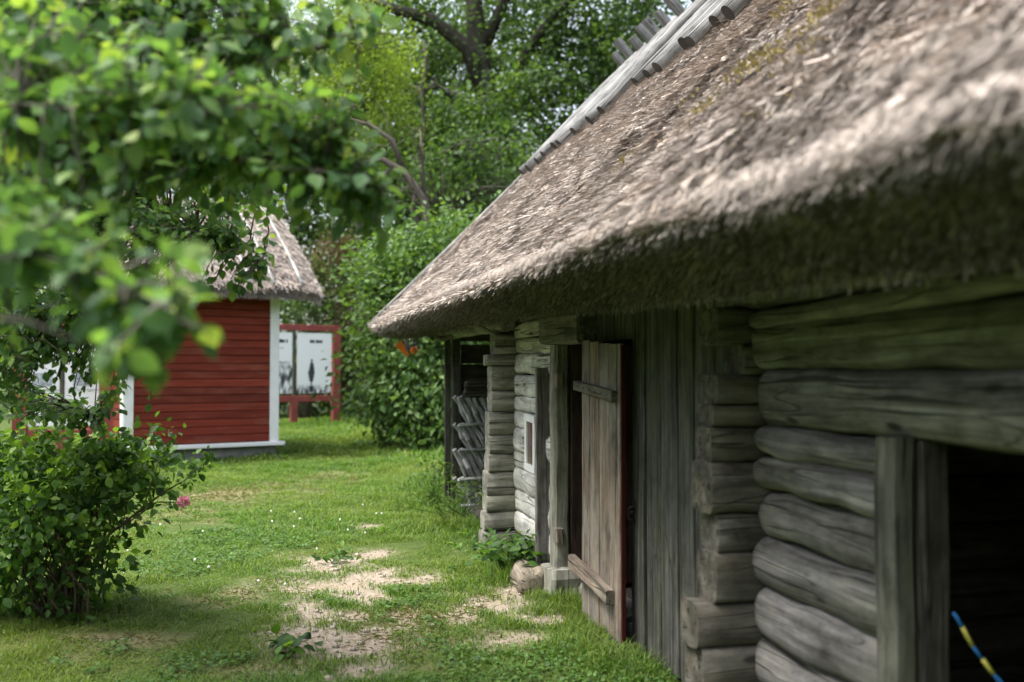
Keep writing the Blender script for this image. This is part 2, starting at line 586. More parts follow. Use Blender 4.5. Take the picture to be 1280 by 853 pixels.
def in_ellipsoid(n, c, r, shell=.0):
    d = rand_dirs(n)
    rad = (shell + (1 - shell) * rng.random(n) ** (1 / 2.2))[:, None]
    wob = 1 + .38 * vnoise(d * 1.0 + rng.random(3) * 30, 1.9, 5) + .2 * vnoise(d + rng.random(3) * 30, 4.2, 6)
    return np.array(c) + d * rad * np.array(r) * wob[:, None]


# ------------------------------------------------------------------ background trees
def make_tree(name, label, cat, base, path, rad, blobs, mat, leaf=.12, per=60, sig=.45, group=None, bark='bark', branches=40, flat=.6, shell=.35, limbs=(), zb=.4):
    """blobs: (centre, radii, number of leaf clumps); path: trunk points above the base"""
    root = tag(empty(name, base), label, cat, group)
    b0 = np.array(base, float)
    mb = MB(b0)
    P = np.array([b0] + [np.array(p, float) for p in path])
    mb.tube(P, np.linspace(rad, rad * .25, len(P)) * (1 + .25 * np.array([1] + [0] * (len(P) - 1))), 10)
    cl = np.concatenate([in_ellipsoid(n, c, r, shell) for (c, r, n) in blobs])
    for (pts, r) in limbs:
        Q = np.array(pts, float)
        mb.tube(Q, np.linspace(r, r * .3, len(Q)), 8)
    idx = rng.permutation(len(cl))[:branches]
    nodes = np.concatenate([P[len(P) // 3:]] + [np.array(q, float)[1:] for (q, r) in limbs])
    for i in idx:
        dd = np.linalg.norm((nodes - cl[i]) * np.array((1, 1, 1.4)) + np.array((0, 0, .5)), axis=1)
        p = nodes[np.argmin(dd)]
        L = np.linalg.norm(p - cl[i])
        r0 = min(rad * .35, .012 + L * .014)
        mb.tube(bez(p, cl[i], L * .06, 6, L * .03), np.linspace(r0, r0 * .25, 6), 5)
    mb.build('trunk', M[bark], root)
    n = len(cl) * per
    c = np.repeat(cl, per, 0)
    s = np.repeat(rng.uniform(.45, 1.5, len(cl)), per)[:, None] * sig
    pos = c + rng.normal(0, 1, (n, 3)) * s * np.array((1, 1, flat))
    pos[:, 2] = np.maximum(pos[:, 2], b0[2] + .05)
    k_ = rng.random(n) < np.repeat(rng.uniform(.35, 1, len(cl)), per)
    pos, c, n = pos[k_], c[k_], int(k_.sum())
    dr = unit(unit(pos - c) + rng.normal(0, .8, (n, 3)) + np.array((0, 0, -.35)))
    nr = unit(rng.normal(0, .55, (n, 3)) + np.array((0, 0, zb + .5)))
    sz = leaf * rng.uniform(.6, 1.25, n)
    link_mesh('crown', leaf_mesh('crown', pos - b0, dr, nr, sz, LEAF_LO), M[mat], root)
    return root


# the great dark tree with heavy limbs
b = at(655, 460, 34); b[2] = 0
tp = [at(650, 300, 34), at(632, 215, 34), at(612, 140, 34), at(598, 70, 34), at(592, 0, 34), at(600, -90, 34), at(610, -200, 34)]
limbs = [
    ([at(612, 140, 34), at(585, 60, 33.8), at(540, 25, 33.4), at(480, 8, 33), at(410, -20, 33)], .34),
    ([at(640, 190, 34), at(605, 138, 33.2), at(570, 122, 32.8), at(545, 108, 32.5), at(530, 114, 32.3)], .2),
    ([at(622, 160, 34), at(660, 60, 33), at(700, 10, 32), at(760, -40, 31)], .24),
    ([at(600, 70, 34), at(640, -20, 33.5), at(680, -90, 33)], .25),
    ([at(645, 260, 34), at(700, 180, 33), at(760, 120, 32)], .17),
]
make_tree('oak_tree', 'massive dark-trunked tree with heavy spreading limbs behind the lilac bush', 'tree', b, tp, .62,
          [(at(560, 190, 34), (2.6, 2.5, 1.6), 75), (at(520, 130, 35), (2.2, 2, 1.4), 26), (at(640, 230, 33), (2.6, 2.4, 1.7), 75), (at(600, 150, 31.5), (1.3, .8, .8), 20), (at(660, 110, 32), (1.3, 1, .9), 24),
           (at(720, 150, 33.5), (2.2, 2.2, 1.8), 40), (at(790, 60, 33), (2.2, 2.2, 1.5), 60), (at(690, 60, 34), (2.4, 2.2, 1.3), 44),
           (at(730, 15, 33.5), (2.6, 2.2, 1.0), 40), (at(500, 45, 35), (2.6, 2.2, 1.3), 34), (at(560, 95, 35.5), (2.0, 1.6, 1.2), 26), (at(470, 110, 36), (2.4, 2.2, 1.6), 44), (at(610, -10, 34), (3, 2.4, .9), 40),
           (at(600, -120, 35), (5.5, 4, 2.4), 80), (at(850, -60, 33), (3, 3, 2), 40), (at(760, -130, 33), (4, 3, 2), 40)],
          'leaf_dark', .21, 85, .50, limbs=limbs, branches=110, bark='bark_dark')

# lighter young trees to its left
b = at(455, 460, 29); b[2] = 0
make_tree('ash_tree', 'yellow-green feathery young tree beside the dark trunk', 'tree', b,
          [at(452, 330, 29), at(445, 230, 29), at(440, 150, 29), at(425, 60, 29), at(420, -40, 29)], .12,
          [(at(440, 140, 29), (1.6, 1.5, 1.5), 90), (at(455, 60, 29), (1.5, 1.5, 1.3), 80), (at(375, 80, 29), (1.6, 1.4, 2.2), 90), (at(490, 100, 29.3), (.9, 1.0, 1.5), 44), (at(410, 190, 29), (1.4, 1.2, .8), 44), (at(400, -50, 29), (2.2, 2, 1.6), 60)],
          'leaf_lime', .10, 85, .26, branches=120, flat=1.2, zb=0.0)

# the dead, twisted tree in front of the dark wood
b = at(540, 460, 25); b[2] = 0
root = tag(empty('dead_tree', b), 'bare twisted brown tree leaning among the green ones', 'tree')
mb = MB(b)
mb.tube(np.array([b, at(536, 300, 25), at(530, 250, 25), at(505, 215, 25), at(478, 200, 25), at(455, 205, 25)]), np.array((.16, .13, .11, .10, .08, .05)), 8)
for q, r in (([at(530, 250, 25), at(528, 200, 25), at(525, 160, 25)], .05), ([at(505, 215, 25), at(490, 175, 25), at(460, 155, 25), at(430, 148, 25)], .08),
             ([at(478, 200, 25), at(450, 180, 25), at(425, 190, 25)], .05), ([at(490, 210, 25), at(460, 235, 25), at(435, 250, 25)], .045), ([at(536, 300, 25), at(515, 262, 25), at(520, 235, 25)], .08)):
    q = np.array(q); mb.tube(q, np.linspace(r, r * .4, len(q)), 6)
    for k in range(7):
        p = q[1 + k % (len(q) - 1)]
        e = p + rng.normal(0, .5, 3) + np.array((-.3, 0, .1))
        mb.tube(bez(p, e, .08, 5, .04), np.linspace(.022, .006, 5), 4)
mb.build('trunk', M['bark_pale'], root)
b = at(527, 460, 31); b[2] = 0
root = tag(empty('dead_tree', b), 'dead upright snag with a broken top before the sky gap', 'tree')
mb = MB(b)
mb.tube(np.array([b, at(533, 300, 31), at(526, 210, 31), at(531, 165, 31), at(527, 112, 31), at(533, 78, 31), at(529, 50, 31)]), np.array((.10, .09, .08, .07, .075, .06, .04)), 7)
mb.tube(np.array([at(527, 112, 31), at(543, 105, 31.2), at(556, 113, 31.5), at(575, 108, 31.8)]), (.05, .045, .03, .015), 6)
mb.tube(np.array([at(531, 90, 31), at(515, 70, 31.2), at(508, 60, 31)]), (.03, .02, .01), 5)
mb.build('trunk', M['bark_pale'], root)

b = at(548, 460, 28); b[2] = 0
make_tree('maple_tree', 'mid-green young tree in front of the big dark trunk', 'tree', b,
          [at(550, 330, 28), at(552, 260, 28), at(556, 190, 28)], .09,
          [(at(555, 215, 28), (1.6, 1.3, .9), 50), (at(500, 235, 28.5), (1.1, 1.0, .6), 20), (at(610, 190, 28), (1.5, 1.2, .9), 46), (at(585, 285, 28), (1.6, 1.1, 1.1), 46), (at(660, 240, 28.5), (1.2, 1, 1.0), 34)],
          'leaf_dark', .17, 26, .45, branches=90)

# the wood behind: every tree its own
WOOD = [
    # px, Y, crown list (py centre, rx, rz, n), colour, label
    (330, 40, [(120, 4.0, 4.0, 130), (300, 4.0, 3.2, 90)], 'leaf_mid', 'mid-green leafy tree behind the apple boughs'),
    (200, 38, [(120, 4.5, 4.5, 130), (320, 4.5, 3, 90)], 'leaf_dark', 'dark broad tree rising behind the red shed'),
    (30, 36, [(100, 5, 5, 130), (330, 4.5, 3, 90)], 'leaf_mid', 'tall green tree at the far left behind the white boards'),
    (430, 38, [(250, 3.2, 3.2, 110), (380, 3, 2, 60)], 'leaf_dark', 'dark low-branched tree behind the framed notice board'),
    (560, 40, [(250, 3.6, 3.2, 130), (380, 3.2, 2, 60)], 'leaf_dark', 'deep green tree standing directly behind the lilac bush'),
    (470, 48, [(140, 3.4, 3.6, 70), (290, 3.6, 2.6, 60)], 'leaf_mid', 'paler tree seen behind the yellow-green one'),
    (610, 47, [(70, 4.2, 3.4, 120), (200, 4, 3, 110)], 'leaf_mid', 'leafy green tree right behind the massive dark trunk'),
    (500, 52, [(60, 4.5, 3.6, 100), (190, 4, 3, 80)], 'leaf_dark', 'farthest tall tree between the yellow-green and the dark one'),
    (690, 42, [(200, 4.0, 2.6, 70), (330, 4.0, 3, 100)], 'leaf_mid', 'green tree filling the gap over the far roof edge'),
    (800, 44, [(120, 3.6, 3.4, 60), (300, 4, 3.5, 90)], 'leaf_dark', 'dark tree behind the ridge of the log barn'),
    (-120, 34, [(130, 5, 5, 110), (330, 4.5, 3, 80)], 'leaf_dark', 'dark tree past the left end of the lawn'),
    (980, 44, [(80, 4.5, 5, 100), (300, 4.5, 4, 80)], 'leaf_mid', 'tall tree hidden mostly by the barn roof'),
]
for (px, Y, crowns, mt, lab) in WOOD:
    b = at(px, 460, Y); b[2] = 0
    top = at(px, crowns[0][0], Y)
    make_tree('leafy_tree', lab, 'tree', b, [b + np.array((.1, 0, top[2] * .4)), b + np.array((-.15, 0, top[2] * .7)), top], .3,
              [(at(px, py, Y), (rx, rx * .8, rz), n) for (py, rx, rz, n) in crowns], mt, .22, 85, .65, group='trees of the wood behind the yard', branches=50)

# undergrowth along the wood edge
n = 42000
px = rng.uniform(-9.5, 9, n) * 1.6; py = rng.normal(33.0, 1.1, n)
hh = (1.5 + .8 * vnoise(np.stack([px, py, px * 0], 1), .5, 3)) * 1.2
pos = np.stack([px, py, hh * rng.random(n) ** .6], 1)
o = link_mesh('undergrowth', leaf_mesh('undergrowth', pos, rand_dirs(n, -.3), unit(rng.normal(0, .6, (n, 3)) + np.array((0, -.2, .9))), rng.uniform(.12, .24, n), LEAF_LO), M['leaf_dark'])
tag(o, 'dark leafy undergrowth along the foot of the wood', 'undergrowth', kind='stuff')


# unseen wood added left of and behind the viewer to block horizon light
n = 60000
ang = rng.uniform(R(95), R(290), n)
rr = rng.normal(19, 1.6, n)
px, py = rr * np.cos(ang) * .95, rr * np.sin(ang) + 4
hh = 6.5 + 2.5 * vnoise(np.stack([px, py, px * 0], 1), .25, 9)
pos = np.stack([px, py, hh * rng.random(n)], 1)
k = ~((py > 6) & (px > -12))
pos = pos[k]; n = len(pos)
o = link_mesh('unseen_woods', leaf_mesh('unseen_woods', pos, rand_dirs(n, -.3), unit(rng.normal(0, .6, (n, 3)) + np.array((0, 0, .5))), rng.uniform(.25, .5, n), LEAF_LO), M['leaf_mid'])
tag(o, 'unseen leafy wood added on the left to block low light', 'unseen_woods', kind='stuff')


# ------------------------------------------------------------------ shrubs with real stems and leaves
def make_shrub(name, label, cat, base, blobs, mat, leaf, per, sig, stems=26, hi=False, stem_r=.02, spread=.3, shell=.55, group=None, twig='twig'):
    root = tag(empty(name, base), label, cat, group)
    b0 = np.array(base, float)
    cl = np.concatenate([in_ellipsoid(n, c, r, shell) for (c, r, n) in blobs])
    cl[:, 2] = np.maximum(cl[:, 2], b0[2] + leaf)
    mb = MB(b0)
    for i in rng.permutation(len(cl))[:stems]:
        s = b0 + np.array((rng.normal(0, spread * .4), rng.normal(0, spread * .4), -.02))
        mb.tube(bez(s, cl[i], .12 * np.linalg.norm(cl[i] - s), 7, .015), np.linspace(stem_r, stem_r * .25, 7), 5)
    mb.build('stem', M[twig], root)
    n = len(cl) * per
    c = np.repeat(cl, per, 0)
    pos = c + rng.normal(0, sig, (n, 3)) * np.array((1, 1, .7)) * np.repeat(rng.uniform(.5, 1.45, len(cl)), per)[:, None]
    k_ = rng.random(n) < np.repeat(rng.uniform(.3, 1, len(cl)), per)
    pos, c, n = pos[k_], c[k_], int(k_.sum())
    pos[:, 2] = np.maximum(pos[:, 2], b0[2] + .02)
    ctr = np.mean(cl, 0)
    dr = unit(unit(pos - ctr) * .6 + rng.normal(0, .6, (n, 3)) + np.array((0, 0, -.25)))
    nr = unit(rng.normal(0, .6, (n, 3)) + unit(pos - ctr) * .35 + np.array((0, 0, .7)))
    sz = leaf * rng.uniform(.6, 1.2, n)
    link_mesh('foliage', leaf_mesh('foliage', pos - b0, dr, nr, sz, LEAF_HI if hi else LEAF_LO), M[mat], root)
    return root


b = at(505, 563, 19.8); b[2] = 0
make_shrub('lilac_bush', 'large rounded green bush at the far corner of the log barn', 'bush', b,
           [(at(523, 505, 19.9), (.85, 1.0, .8), 70), (at(535, 400, 20.2), (1.2, 1.2, 1.3), 120), (at(520, 345, 20.4), (1.0, 1.0, .65), 50), (at(580, 340, 20.6), (1.2, 1.1, .95), 60), (at(635, 430, 20.5), (1.3, 1.2, 2.0), 110), (at(505, 420, 20.2), (.85, .9, 1.0), 45), (at(477, 335, 20.2), (.5, .5, .35), 14), (at(470, 505, 19.6), (.3, .3, .3), 8), (at(550, 292, 20.4), (.45, .4, .3), 10), (at(485, 310, 20.4), (.3, .3, .3), 6), (at(455, 440, 20.2), (.25, .3, .4), 7), (at(555, 520, 20), (1.0, 1.0, .8), 60)],
           'leaf_lilac', .15, 62, .33, stems=40, stem_r=.03, shell=.7)
b = at(425, 560, 31.5); b[2] = 0
make_shrub('bronze_shrub', 'reddish brown shrub behind the notice board and lilac', 'shrub', b,
           [(at(425, 345, 31.5), (1.1, .9, 1.3), 110), (at(440, 430, 31.5), (.9, .8, 1.2), 60)], 'leaf_brown', .10, 70, .24, stems=26, stem_r=.025)
b = at(380, 560, 31.0); b[2] = 0
make_shrub('hedge_shrub', 'dark green shrub growing behind the framed notice board', 'shrub', b,
           [(at(360, 420, 31.0), (2.0, .8, 1.6), 90), (at(395, 380, 31.2), (1.5, .8, 1.5), 60)], 'leaf_dark', .13, 70, .3, stems=20, stem_r=.03)
b = at(180, 560, 24); b[2] = 0
make_shrub('hedge_shrub', 'dark shrub behind the red shed and the apple boughs', 'shrub', b,
           [(at(150, 420, 24), (2.4, 1, 2.0), 90), (at(60, 330, 25), (2.4, 1, 2.4), 90)], 'leaf_dark', .13, 70, .3, stems=20, stem_r=.03)

# ------------------------------------------------------------------ ground
PATCH = [(410, 705, 62, 15), (470, 690, 30, 6), (455, 742, 60, 8), (383, 757, 30, 12), (440, 805, 72, 20), (385, 785, 42, 22), (462, 838, 55, 14),
         (632, 796, 56, 13), (578, 770, 28, 12), (645, 738, 36, 7), (465, 657, 15, 4), (590, 748, 24, 7), (140, 797, 40, 4), (430, 720, 85, 16), (420, 775, 55, 22), (600, 755, 60, 10), (665, 770, 40, 9), (500, 765, 30, 7), (495, 720, 30, 5), (440, 832, 70, 20), (455, 795, 70, 18), (400, 770, 40, 20)]
DRY = [(290, 615, 80, 12), (200, 645, 60, 12), (420, 596, 60, 7), (330, 830, 90, 14), (540, 770, 80, 30), (120, 805, 90, 20), (300, 740, 60, 14)]


def blob_mask(x, y, lst, edge, seed):
    p = np.stack([x, y, x * 0], 1)
    wob = vnoise(p, 2.2, seed) * .55 + vnoise(p, 6, seed + 1) * .5 + vnoise(p, 17, seed + 2) * .3
    out = np.zeros(len(x))
    for (px, py, rx, ry) in lst:
        Z = EYE * F / (py - 460)
        X = (px - 640) / F * Z
        ax = rx / F * Z * 1.5; az = Z * ry / (py - 460) * 1.6
        q = np.sqrt(((x - X) / ax) ** 2 + ((y - Z) / az) ** 2)
        out = np.maximum(out, np.clip((1.0 + wob * .62 - q) / edge, 0, 1))
    return out


def gz(x, y):
    p = np.stack([x, y, np.zeros_like(x)], 1)
    return vnoise(p, .8, 4) * .02 + vnoise(p, 3.1, 5) * .008 - .01


TH = math.atan(295 / F)
cs, sn = math.cos(TH), math.sin(TH)
xs = np.concatenate([[-600, -200, -80, -40], np.linspace(-20, -6.2, 60), np.arange(-6, 3.2, .04), np.linspace(3.4, 20, 40), [40, 80, 200, 600]])
ys = np.concatenate([[-300, -60, -20, -6], np.arange(-2, 4, .25), np.arange(4, 13, .045), np.arange(13, 36, .22), [40, 50, 70, 120, 250, 700]])
X, Y = np.meshgrid(xs, ys)
x, y = X.ravel(), Y.ravel()
soil = blob_mask(x, y, PATCH, .75, 20)
dry = blob_mask(x, y, DRY, 1.2, 30)
z = gz(x, y) - soil * .018
p3 = np.stack([x, y, x * 0], 1)
z += soil * (vnoise(p3, 14, 8) * .006)
nx, ny = len(xs), len(ys)
I = np.arange(nx * ny).reshape(ny, nx)
quads = np.stack([I[:-1, :-1], I[:-1, 1:], I[1:, 1:], I[1:, :-1]], -1).reshape(-1, 4)
gm = arr_mesh('ground', np.stack([x, y, z], 1), quads, None, {'soil': soil, 'dry': dry}, True)
m, t, b = new_mat('lawn_soil')
tc = nd(t, 'ShaderNodeTexCoord')
asoil = nd(t, 'ShaderNodeAttribute', attribute_name='soil')
adry = nd(t, 'ShaderNodeAttribute', attribute_name='dry')
ng = noise(t, tc.outputs['Object'], 9, 6, .65)
gcol = ramp(t, [(.3, (.035, .055, .014)), (.55, (.06, .09, .02)), (.75, (.10, .11, .04))], ng).outputs['Color']
gcol = mixc(t, gcol, (.19, .17, .085), adry.outputs['Fac'])
ns = noise(t, tc.outputs['Object'], 28, 8, .7)
scol = ramp(t, [(.25, (.14, .112, .085)), (.5, (.26, .215, .168)), (.72, (.38, .33, .27))], ns).outputs['Color']
ns2 = noise(t, tc.outputs['Object'], 3, 3, .6)
scol = mixc(t, scol, (.22, .17, .11), ramp(t, [(.5, (0, 0, 0)), (.75, (.6, .6, .6))], ns2).outputs['Color'])
t.links.new(mixc(t, gcol, scol, asoil.outputs['Fac']), b.inputs['Base Color'])
b.inputs['Roughness'].default_value = .95
b.inputs['Specular IOR Level'].default_value = .15
bump(t, b, noise(t, tc.outputs['Object'], 60, 6, .7), .7, .012)
go = link_mesh('ground', gm, m)
tag(go, kind='structure')


def barn_d(x, y):
    return x * cs + y * sn


def scatter(n, x0, x1, y0, y1, power=1.0):
    x = rng.uniform(x0, x1, n)
    y = y0 + (y1 - y0) * rng.random(n) ** power
    # keep only what is in the widened view cone
    k = (x > -(y * .58) - .8) & (x < y * .30 + .9) & ((barn_d(x, y) < 2.0) | (-x * sn + y * cs > 11.9))
    return x[k], y[k]


def blades(x, y, h, wd, lean):
    n = len(x)
    z = gz(x, y) - .012
    a = rng.uniform(0, 2 * np.pi, n)
    dx, dy = np.cos(a), np.sin(a)
    sx, sy = -dy, dx
    l = h * lean
    base = np.stack([x, y, z], 1)
    side = np.stack([sx, sy, sx * 0], 1) * (wd / 2)[:, None]
    mid = base + np.stack([dx * l * .35, dy * l * .35, h * .6], 1)
    tip = base + np.stack([dx * l, dy * l, h * rng.uniform(.75, 1.0, n)], 1)
    V = np.stack([base - side, base + side, mid - side * .8, mid + side * .8, tip], 1).reshape(-1, 3)
    i = (np.arange(n) * 5)[:, None]
    return V, np.concatenate([i, i + 1, i + 3, i + 2], 1), np.concatenate([i + 2, i + 3, i + 4], 1)


parts = []
def grass_layer(n, x0, x1, y0, y1, hmin, hmax, w0, w1, power=1.0):
    x, y = scatter(n, x0, x1, y0, y1, power)
    p = np.stack([x, y, x * 0], 1)
    so_ = blob_mask(x, y, PATCH, .75, 20); dr_ = blob_mask(x, y, DRY, 1.2, 30)
    thin = .5 + .5 * vnoise(p, 1.7, 40) + .3 * vnoise(p, 6, 41)
    keep = rng.random(len(x)) > np.maximum(so_ ** .8 * .97, dr_ * .45)
    keep &= rng.random(len(x)) < .45 + .6 * thin
    x, y, p, so_, dr_ = x[keep], y[keep], p[keep], so_[keep], dr_[keep]
    tall = 1 + .5 * vnoise(p, .9, 50) + .55 * vnoise(p, 4.5, 51)
    bd = barn_d(x, y)
    near_wall = np.clip((bd - 1.25) / .6, 0, 1)
    h = rng.uniform(hmin, hmax, len(x)) * tall * (1 - .45 * dr_) * (1 + 1.5 * near_wall * rng.random(len(x))) * (1 - .35 * so_)
    parts.append(blades(x, y, h, rng.uniform(w0, w1, len(x)), rng.uniform(.3, 1.3, len(x))))

grass_layer(430000, -4.2, 2.6, 4.6, 9.5, .018, .056, .0035, .008)
grass_layer(300000, -7.5, 1.5, 9.5, 17, .028, .07, .006, .012)
grass_layer(200000, -13, 1, 17, 33, .05, .10, .014, .028)
V, Q, T3, off = [], [], [], 0
for (v, q, tr) in parts:
    V.append(v); Q.append(q + off); T3.append(tr + off); off += len(v)
gm = arr_mesh('grass', np.concatenate(V), np.concatenate(Q), np.concatenate(T3))
go = link_mesh('grass', gm, M['grass'])
tag(go, 'short uneven green lawn grass across the yard', 'grass', kind='stuff')

# clover and small broad leaves
x, y = scatter(64000, -5, 2, 4.6, 10)
p = np.stack([x, y, x * 0], 1)
k = (vnoise(p, 1.1, 61) + .5 * vnoise(p, 4, 62) > .1) & (blob_mask(x, y, PATCH, .75, 20) < .3)
x, y = x[k], y[k]; n = len(x)
pos = np.stack([x, y, gz(x, y) + rng.uniform(.01, .045, n)], 1)
o = link_mesh('clover', leaf_mesh('clover', pos, unit(rng.normal(0, 1, (n, 3)) * np.array((1, 1, .2))), unit(rng.normal(0, .35, (n, 3)) + np.array((0, 0, 1))), rng.uniform(.012, .038, n), leaf_template(False, .95)), M['clover'])
tag(o, 'patches of small clover leaves mixed into the lawn', 'clover', kind='stuff')
# dead blades lying on the worn soil
x, y = scatter(420000, -6, 1.2, 5, 15, 1.2)
k = rng.random(len(x)) < np.maximum(blob_mask(x, y, PATCH, 1.1, 20) * .022, blob_mask(x, y, DRY, 1.2, 30) * .42)
x, y = x[k], y[k]; n = len(x)
pos = np.stack([x, y, gz(x, y) - .006], 1)
o = link_mesh('dead_grass', leaf_mesh('dead_grass', pos, unit(rng.normal(0, 1, (n, 3)) * np.array((1, 1, .12)) + np.array((0, 0, .5)) * rng.random((n, 1))), unit(rng.normal(0, .3, (n, 3)) + np.array((0, 0, 1))), rng.uniform(.02, .07, n) * (1 + .04 * (y - 5)), leaf_template(False, .07)), M['dead'])
tag(o, 'dry dead grass blades scattered on the worn soil', 'dead grass', kind='stuff')
x, y = scatter(26, -4, -1.3, 6.5, 13)
n = len(x)
ds = []
mb = MB()
for i in range(n):
    c = np.array((x[i], y[i], gz(x[i:i+1], y[i:i+1])[0] + .05))
    mb.tube(np.array([c + (0, 0, -.012), c + (0, 0, -.006), c, c + (0, 0, .007), c + (0, 0, .011)]), (.003, .008, .0095, .007, .002), 7)
tag(mb.build('clover_flowers', M['clover_flower']), 'tiny white clover heads dotted over the lawn', 'clover', kind='stuff')
# scattered pebbles on the bare soil
mb = MB()
cnt = 0
while cnt < 260:
    px, py, rx, ry = random.choice(PATCH)
    qx, qy = random.gauss(px, rx * .6), random.gauss(py, ry * .6)
    if qy < 640: continue
    Z = EYE * F / (qy - 460)
    xx = (qx - 640) / F * Z
    s = random.choice((.004, .005, .006, .008, .011, .016, .022))
    c = np.array((xx, Z, gz(np.array([xx]), np.array([Z]))[0] - .012))
    mb.log(c + (-s, 0, 0), c + (s, random.uniform(-s, s) * .6, 0), s * random.uniform(.7, 1.1), s * .7, n=8, seg=4, rough=s * .15, endround=s * .8, power=2.2)
    cnt += 1
tag(mb.build('pebbles', M['pebble']), 'small pale pebbles lying on the bare sandy soil', 'pebbles', kind='stuff')

# ------------------------------------------------------------------ THE LOG BARN   (d = to the right of the camera, t = along the wall)
OFF = np.array((2.02, 6.0, 0))
def B(d, t, z=0.0):
    return np.array((d * cs - t * sn, d * sn + t * cs, z))
barn = tag(empty('log_barn', B(2.02, 6.0), TH), 'long weathered log barn with low thatched eaves and crossed ridge poles', 'barn')
WD = 2.02

def bmb(): return MB(OFF)

# near log wall -----------------------------------------------------
mb = bmb()
JN = [1.81, 1.59, 1.354, 1.222, 1.077, .87, .662, .444, .23, .02]
for i in range(9):
    z1, z0 = JN[i], JN[i + 1]
    hb = (z1 - z0) / 2 + .004
    t0 = 3.97 + random.uniform(-.03, .05)
    if i < 2:
        mb.log((WD + .09, -2.2, (z0 + z1) / 2 - .0), (WD + .09, t0, (z0 + z1) / 2), .115 - .015 * i, hb, n=22, seg=40, power=2.7, rough=.015, bow=.01, endround=.05)
    else:
        mb.log((WD + .08, 2.98, (z0 + z1) / 2 - random.uniform(-.005, .012)), (WD + .08, t0, (z0 + z1) / 2), .095 + random.uniform(-.010, .010), hb, n=22, seg=16, power=2.5, rough=.014, bow=.01, endround=.055)
        mb.log((WD + .08, -2.2, (z0 + z1) / 2), (WD + .08, 1.72, (z0 + z1) / 2), .105, hb, n=14, seg=14, power=2.3, rough=.012, bow=.01, endround=.055)
mb.build('log_wall', M['log'], barn)
# wall plate under the eaves
mb = bmb()
mb.log((WD + .04, -2.2, 1.90), (WD + .04, 4.1, 1.92), .10, .065, n=14, seg=20, rough=.012)
mb.build('wall_plate', M['log'], barn)
mb = bmb()
mb.log((WD - .04, 2.2, 1.845), (WD - .03, 3.85, 1.80), .05, .035, n=10, seg=14, rough=.008)
mb.build('eave_pole', M['log'], barn)
mb = bmb()
mb.log((WD + .12, 4.1, 2.02), (WD + .12, 11.9, 2.06), .10, .09, n=14, seg=30, rough=.012)
mb.build('wall_plate', M['log'], barn)

# near corner: protruding ends of the cross wall
mb = bmb()
JS = [1.86, 1.70, 1.57, 1.44, 1.345, 1.19, .97, .80, .585, .40, .20, .0]
for i in range(11):
    z1, z0 = JS[i], JS[i + 1]
    e = 1.835 + random.uniform(-.022, .02)
    if i == 1: e = 1.97
    if i >= 8: e = 1.765 + random.uniform(-.015, .015)
    mb.log((e, 4.055, (z0 + z1) / 2), (2.30, 4.055, (z0 + z1) / 2), .105 + random.uniform(-.015, .006), (z1 - z0) / 2 + .002, n=20, seg=5, power=5, rough=.01)
mb.build('corner_logs', M['stub'], barn)

# far log wall (hewn flat) and its corner
mb = bmb()
JF = [1.98, 1.85, 1.72, 1.545, 1.36, 1.23, 1.08, .875, .74, .55, .37, .175]
for i in range(11):
    z1, z0 = JF[i], JF[i + 1]
    mb.log((WD + .07 + random.uniform(-.012, .012), 6.98, (z0 + z1) / 2), (WD + .07, 8.42, (z0 + z1) / 2 + random.uniform(-.015, .015)), .08, (z1 - z0) / 2 + .002, n=20, seg=14, power=4.2, rough=.014, bow=.012, endround=.03)
mb.build('log_wall', M['log_silver'], barn)
mb = bmb()
JC = [1.90, 1.72, 1.62, 1.40, 1.22, 1.02, .86, .70, .50, .36, .20]
for i in range(10):
    z1, z0 = JC[i], JC[i + 1]
    e = 1.83 - .075 * i / 9 + random.uniform(-.012, .012)
    if i == 1: e = 1.775
    if i == 0: e = 1.84
    mb.log((e, 8.50, (z0 + z1) / 2), (2.30, 8.50, (z0 + z1) / 2), .10, (z1 - z0) / 2 + .002, n=20, seg=5, power=5, rough=.011)
mb.log((1.74, 8.50, .09), (2.2, 8.50, .09), .12, .11, n=18, seg=5, power=4, rough=.02)
mb.build('corner_logs', M['frame'], barn)
# stone footing
mb = bmb()
for k in range(9):
    t = 4.3 + k * .5
    mb.log((WD + .15, t, .02), (WD + .15, t + .49, .02), .13, .10, n=14, seg=7, power=3, rough=.025, endround=.08)
mb.build('footing', M['fieldstone'], barn)

# vertical planks with a latch
mb = bmb()
t = 4.16
zz = 0
for wd in (.20, .235, .21, .245, .22, .21):
    mb.bar((WD + .01 + random.uniform(-.014, .014), t + wd / 2, .0), (WD + .01 + random.uniform(-.004, .004), t + wd / 2, 2.02), wd - .022, .034, up=(1, 0, 0), seg=8, wob=.003)
    t += wd
mb.bar((WD + .045, 4.15, .3), (WD + .045, 5.47, .3), .03, .12)
mb.bar((WD + .045, 4.15, 1.5), (WD + .045, 5.47, 1.5), .03, .12)
pan = mb.build('plank_panel', M['plank'], barn)
mb = bmb()
mb.bar((WD - .012, 5.40, .70), (WD - .012, 5.40, .84), .05, .012, up=(1, 0, 0))
mb.tube(np.array([(WD - .012, 5.40, .81), (WD - .05, 5.41, .80), (WD - .055, 5.41, .74), (WD - .02, 5.40, .72)]), .008, 6)
mb.tube(np.array([(WD - .03, 5.40, .78), (WD - .05, 5.44, .75), (WD - .05, 5.45, .68)]), .007, 6)
mb.build('latch', M['iron'], pan)

